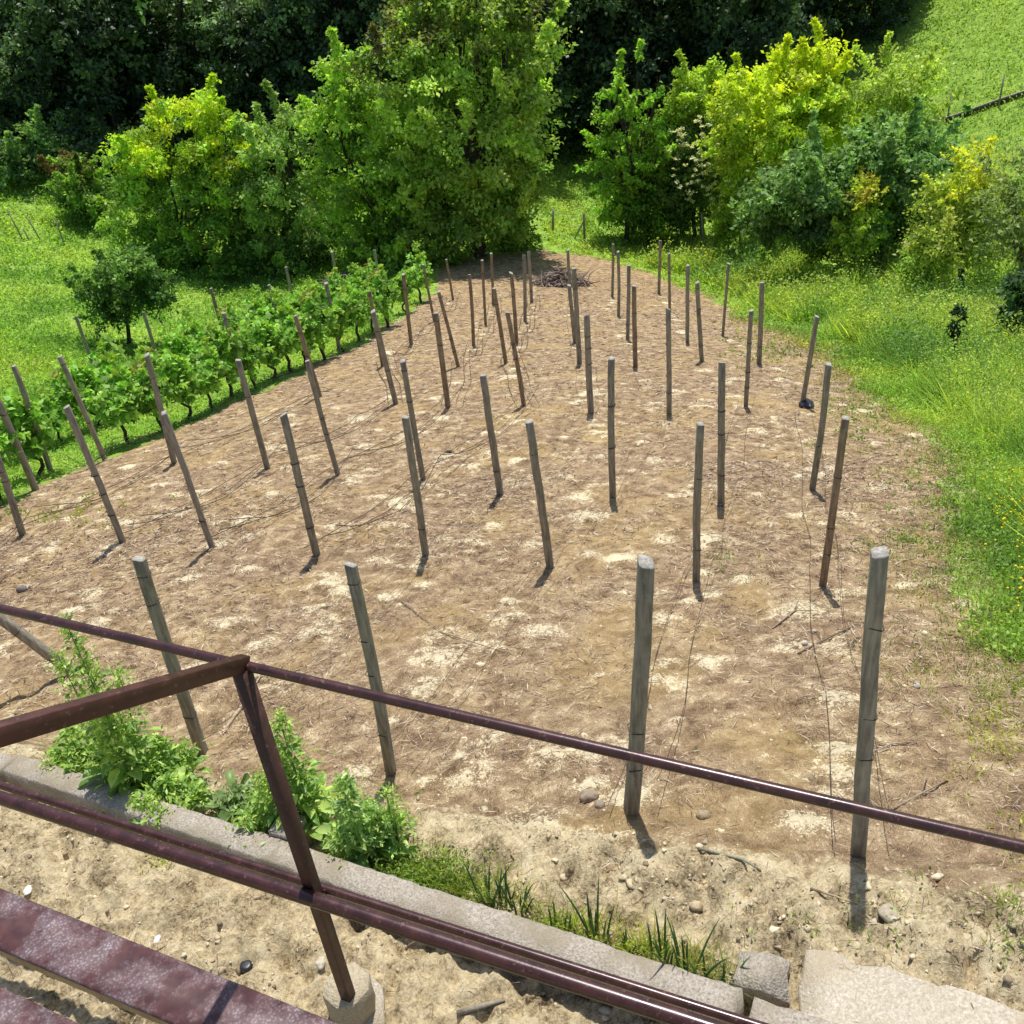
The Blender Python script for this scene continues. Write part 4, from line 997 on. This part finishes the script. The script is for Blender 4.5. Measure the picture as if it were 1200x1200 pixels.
# thick rail on the house side of the post, thin rail on the field side
def level_at(px, py, n_off):
    """height at which the ray through (px,py) meets the vertical plane n_off metres from the post along pn"""
    d = ray(px, py); P0 = B0 + pn * n_off; t = (P0 @ pn) / (d @ pn); return d * t
c1 = level_at(368, 1054, -.058); rail(c1, -3.5, 3.2, .034, 'thick_rail')
c2 = level_at(368, 1037, .050); rail(c2, -3.5, 3.2, .020, 'thin_rail')
g = Geo(); wb = np.random.default_rng(88)
for c_, sgn, zz in ((c1 + pd * ((B0 - c1) @ pd), 1, 0), (c2 + pd * ((B0 - c2) @ pd), -1, 0), (T0, 1, -.01)):
    for j in range(22):
        p_ = c_ + pn * sgn * .018 + pd * (.031 * (1 if j % 2 else -1)) + [0, 0, -.02 + .04 * wb.random()]; g.add(p_ + iv * wb.uniform(.004, .008), iff)
g.build('weld_beads', BROWND, fr_, smooth=True)
# rafter rising toward the house
d = ray(0, 868); nd_ = np.array([pd[0], pd[1]]); P0 = T0; t = (P0 @ pd) / (d @ pd); R1 = d * t; Rd = R1 - T0
V, F = sweep([T0 - unit(Rd) * .03 + [0, 0, .022], T0 + Rd * .5 + [0, 0, .022], T0 + Rd * 1.9 + [0, 0, .022]], rect(.046, .06, .003)); mk('rafter', V, F, BROWN, fr_)

# ------------------------------------------------------------------ low wall with sheet-metal cap
def board(pa, pb, wa, z, th, name, mat, parent=None, ext=(-1.5, 1.0), edge='far'):
    a = onz(*pa, z); b = onz(*pb, z); dd = unit(b - a); n_ = np.array([-dd[1], dd[0], 0]); n_ = n_ if n_[1] > 0 else -n_
    a2, b2 = a + dd * ext[0], b + dd * ext[1]; off = n_ * (-wa / 2)
    path = np.linspace(a2, b2, 12) + off - [0, 0, th / 2]
    V, F = sweep(path, rect(wa, th, .008)); return V, F, a, dd, n_
def beam(p, q, p2, z, width, ext, th, lab, legs):
    a = onz(*p, z); dd = unit(onz(*q, z) - a); nn = np.array([-dd[1], dd[0], 0])
    if p2: width = abs((onz(*p2, z) - a) @ nn)
    o = empty('capped_beam', a + dd * 1.2 - nn * width / 2 - [0, 0, th], lab, 'beam')
    path = np.linspace(a - dd * ext[0], a + dd * ext[1], 16) - nn * width / 2 - [0, 0, .012]
    V, F = sweep(path, rect(width, .024, .007)); mk('sheet_metal_cap', V, F, CAPP, o)
    V, F = sweep(path - [0, 0, .012 + th / 2] + nn * .006, rect(width - .02, th, .006)); mk('cream_body', V, F, CREAM, o)
    for t in legs:
        c = a + dd * t - nn * width / 2; zg = float(Z(c[0], c[1])) - .2
        V, F = sweep([(c[0], c[1], zg), (c[0], c[1], z - .02 - th)], rect(.12, .12, .01), up=dd); mk('leg', V, F, CREAM, o)
beam((0, 1040), (400, 1200), (0, 1112), -3.4, 0, (1.2, 3.2), .09, 'wide beam with chalky maroon metal cap across the lower left corner', (-.9, 2.9))
beam((0, 1155), (95, 1200), None, -3.4, .24, (1.2, 2.6), .09, 'second maroon capped beam, only its corner showing at the bottom left', (-.9, 2.3))

# ------------------------------------------------------------------ big weeds by the kerb
def weed(px, py, H, spread, label, seed, nleaf=260, lsize=(.06, .16), feather=True, lean=(0, 0), name='tall_weed', cols=None, low=1.0):
    r = np.random.default_rng(seed); b = hit(px, py); b[2] = float(ground_z(b[0], b[1]))
    o = empty(name, b, label, 'weed', 'big leafy weeds by the kerb'); g = Geo(); gs = Geo()
    cols = np.array(cols or [(.16, .31, .06), (.30, .46, .09), (.46, .62, .15)])
    ns = max(3, int(5 * spread / .3)); stems = []
    for k in range(ns):
        a = r.uniform(0, 6.28); q = spread * r.uniform(.1, .8); hh_ = H * (1 if k == 0 else r.uniform(.45, .85))
        if k == 0: q *= .2
        e_ = b + [math.cos(a) * q + lean[0], math.sin(a) * q + lean[1], hh_]
        u = np.linspace(0, 1, 8)[:, None]; path = b + (e_ - b) * u + np.array([math.cos(a), math.sin(a), 0]) * (np.sin(u * math.pi) * q * .25)
        V, F = tube(path, np.linspace(.011, .003, 8), 5, cap=False); gs.add(V, F, (.25, .33, .14)); stems.append((path, hh_))
    P, D, L, W, C = [], [], [], [], []
    for i in range(nleaf):
        path, hh_ = stems[r.integers(0, ns)] if r.random() > .3 else stems[0]
        t_ = r.random() ** .8; j = t_ * 7; j0 = min(int(j), 6); p = path[j0] + (path[j0 + 1] - path[j0]) * (j - j0)
        a = r.uniform(0, 6.28); up_ = r.uniform(.0, .9)
        d_ = unit([math.cos(a), math.sin(a), up_])
        s = (lsize[1] + (lsize[0] - lsize[1]) * t_) * r.uniform(.5, 1.2)
        if t_ < .3: s *= 1.35 * low
        # a few leaves on short side twigs
        p = p + d_ * r.uniform(0, .16) * (1.1 - t_)
        P.append(p); D.append(d_); L.append(s); W.append(s * r.uniform(.28, .5)); C.append(cols[r.integers(0, 3)] * r.uniform(.75, 1.25))
    P, D, L, W, C = map(np.array, (P, D, L, W, C))
    V, F = creased(P, D, np.tile([0, 0, 1.0], (len(P), 1)) + r.normal(0, .35, (len(P), 3)), L, W, .35)
    g.add(V, F, np.repeat(C, 8, 0))
    if feather:                                                     # small narrow leaflets toward the tops
        m = nleaf * 4; pid = r.integers(0, ns, m); t_ = .35 + .75 * r.random(m) ** 1.2; t_ = np.minimum(t_, 1 - .15 * r.random(m) ** 3); Pn = []
        for i in range(m):
            path, hh_ = stems[pid[i]]; j = t_[i] * 7; j0 = min(int(j), 6); Pn.append(path[j0] + (path[j0 + 1] - path[j0]) * (j - j0))
        Pn = np.array(Pn) + r.normal(0, 1, (m, 3)) * (.115 * (1.2 - t_))[:, None]
        V, F = diamonds(Pn, unit(r.normal(size=(m, 3)) + [0, 0, .6]), rand_dir(m, r), r.uniform(.02, .055, m), r.uniform(.007, .018, m), .1)
        g.add(V, F, np.repeat(cols[r.integers(1, 3, m)] * r.uniform(.8, 1.35, m)[:, None], 4, 0))
    g.build('leaves', WEED, o); gs.build('stems', WEED, o, smooth=True); return o
weed(158, 925, 1.55, .34, 'tallest feathery green weed, standing under the brown rafter', 501, 520, (.04, .15))
weed(95, 900, .42, .42, 'sprawling dark leafy weed at the left end of the kerb', 502, 300, (.05, .13))
weed(205, 915, .5, .22, 'broad-leaved dark weed beside the leaning front post', 503, 260, (.06, .14), True)
weed(205, 945, .26, .3, 'low broad-leaved weed with curled leaves drooping over the kerb', 504, 260, (.06, .15), True)
weed(280, 945, .22, .34, 'flattened pale-stalked weed left of the steel post', 505, 150, (.06, .16), True, cols=[(.13, .22, .06), (.20, .30, .09), (.27, .36, .14)])
weed(365, 965, .95, .24, 'bushy bright weed behind the steel post', 506, 380, (.04, .13))
weed(425, 1000, .7, .22, 'pale green lobed weed right of the concrete block', 507, 320, (.05, .14), cols=[(.20, .36, .10), (.34, .50, .14), (.48, .64, .20)])
weed(465, 985, .5, .12, 'slender feathery weed in front of the third front post', 508, 120, (.03, .08))
weed(320, 975, .3, .25, 'low leafy weed between the kerb and the steel post', 509, 170, (.06, .15))
# fine grass strip along the kerb
gp = []
for _ in range(200):
    t_ = r2.random() ** .8; px = 480 + 390 * t_; py = 1030 + (1160 - 1030) * t_ + r2.normal(0, 6) - 8; q = hit(px, py); gp.append(q[:2])
tufts('kerb_grass', np.array(gp), 9, (.08, .30), .004, [(.12, .24, .07), (.22, .38, .09), (.36, .50, .12), (.60, .60, .10)], 'strip of thin upright grass growing behind the kerb', 'grass', 19, .08, .05, .0009)
# onions
on = np.random.default_rng(61)
for k, (px, py, H, n_, w_) in enumerate([(572,1062,.34,11,.06),(608,1072,.24,8,.05),(655,1090,.22,9,.06),(697,1100,.36,12,.06),(735,1112,.2,7,.05),(778,1128,.26,10,.06),(805,1142,.34,11,.06),(832,1152,.2,8,.05),(850,1150,.22,5,.03),(590,1058,.26,6,.04)]):
    b = hit(px, py); b[2] = float(ground_z(b[0], b[1])); g = Geo()
    for j in range(n_):
        a = on.uniform(0, 6.28); q = on.random() * w_; h_ = H * on.uniform(.55, 1.15); p = b + [math.cos(a) * q, math.sin(a) * q, -.02]
        ln = on.uniform(.05, .45) * h_; e_ = p + [math.cos(a) * ln, math.sin(a) * ln, h_]; m_ = (p + e_) / 2 + [0, 0, .1 * h_]
        V, F = tube([p, (p + m_) / 2, m_, (m_ + e_) / 2 + [0, 0, .01], e_], np.array([.0055, .0065, .0055, .004, .001]), 6, cap=False); g.add(V, F, np.array([(.09, .20, .09), (.14, .28, .12), (.20, .36, .13)][on.integers(0, 3)]))
    o = g.build('onion_clump', WEED, smooth=True); center(o); tag(o, f'clump of upright green onion leaves, {ORD[k] if k < 9 else "smallest"} from the left behind the kerb' if k < 9 else 'small onion clump just right of the leftmost clump', 'onion', 'onion clumps behind the kerb')

# ------------------------------------------------------------------ camera, light, world
cam = bpy.data.cameras.new('camera'); co = bpy.data.objects.new('camera', cam); COL.objects.link(co); scene.camera = co
from mathutils import Matrix
Rm = Matrix(((CR[0], CU[0], -CF[0]), (CR[1], CU[1], -CF[1]), (CR[2], CU[2], -CF[2])))
co.matrix_world = Rm.to_4x4()
cam.sensor_fit = 'HORIZONTAL'; cam.sensor_width = 36; cam.lens = 36 * F_PX / 1200; cam.clip_start = .1; cam.clip_end = 2000
SEL, SAZ = math.radians(72.5), math.radians(9)
sd = np.array([math.sin(SAZ) * math.cos(SEL), math.cos(SAZ) * math.cos(SEL), math.sin(SEL)])
sl = bpy.data.lights.new('sun', 'SUN'); sl.energy = 5.0; sl.angle = math.radians(.53); sl.color = (1, .96, .89)
so = bpy.data.objects.new('sun', sl); COL.objects.link(so)
from mathutils import Vector
so.rotation_euler = Vector(tuple(-sd)).to_track_quat('-Z', 'Y').to_euler()
w = bpy.data.worlds.new('World'); scene.world = w; w.use_nodes = True; nt = w.node_tree; bg = nt.nodes['Background']
sky = nt.nodes.new('ShaderNodeTexSky'); sky.sky_type = 'NISHITA'; sky.sun_disc = False; sky.sun_elevation = SEL; sky.sun_rotation = SAZ
nt.links.new(sky.outputs[0], bg.inputs['Color']); bg.inputs['Strength'].default_value = .14
scene.view_settings.view_transform = 'Standard'; scene.view_settings.look = 'None'; scene.view_settings.exposure = 0; scene.view_settings.gamma = 1
scene.cycles.max_bounces = 6; scene.cycles.transparent_max_bounces = 4; scene.cycles.diffuse_bounces = 3
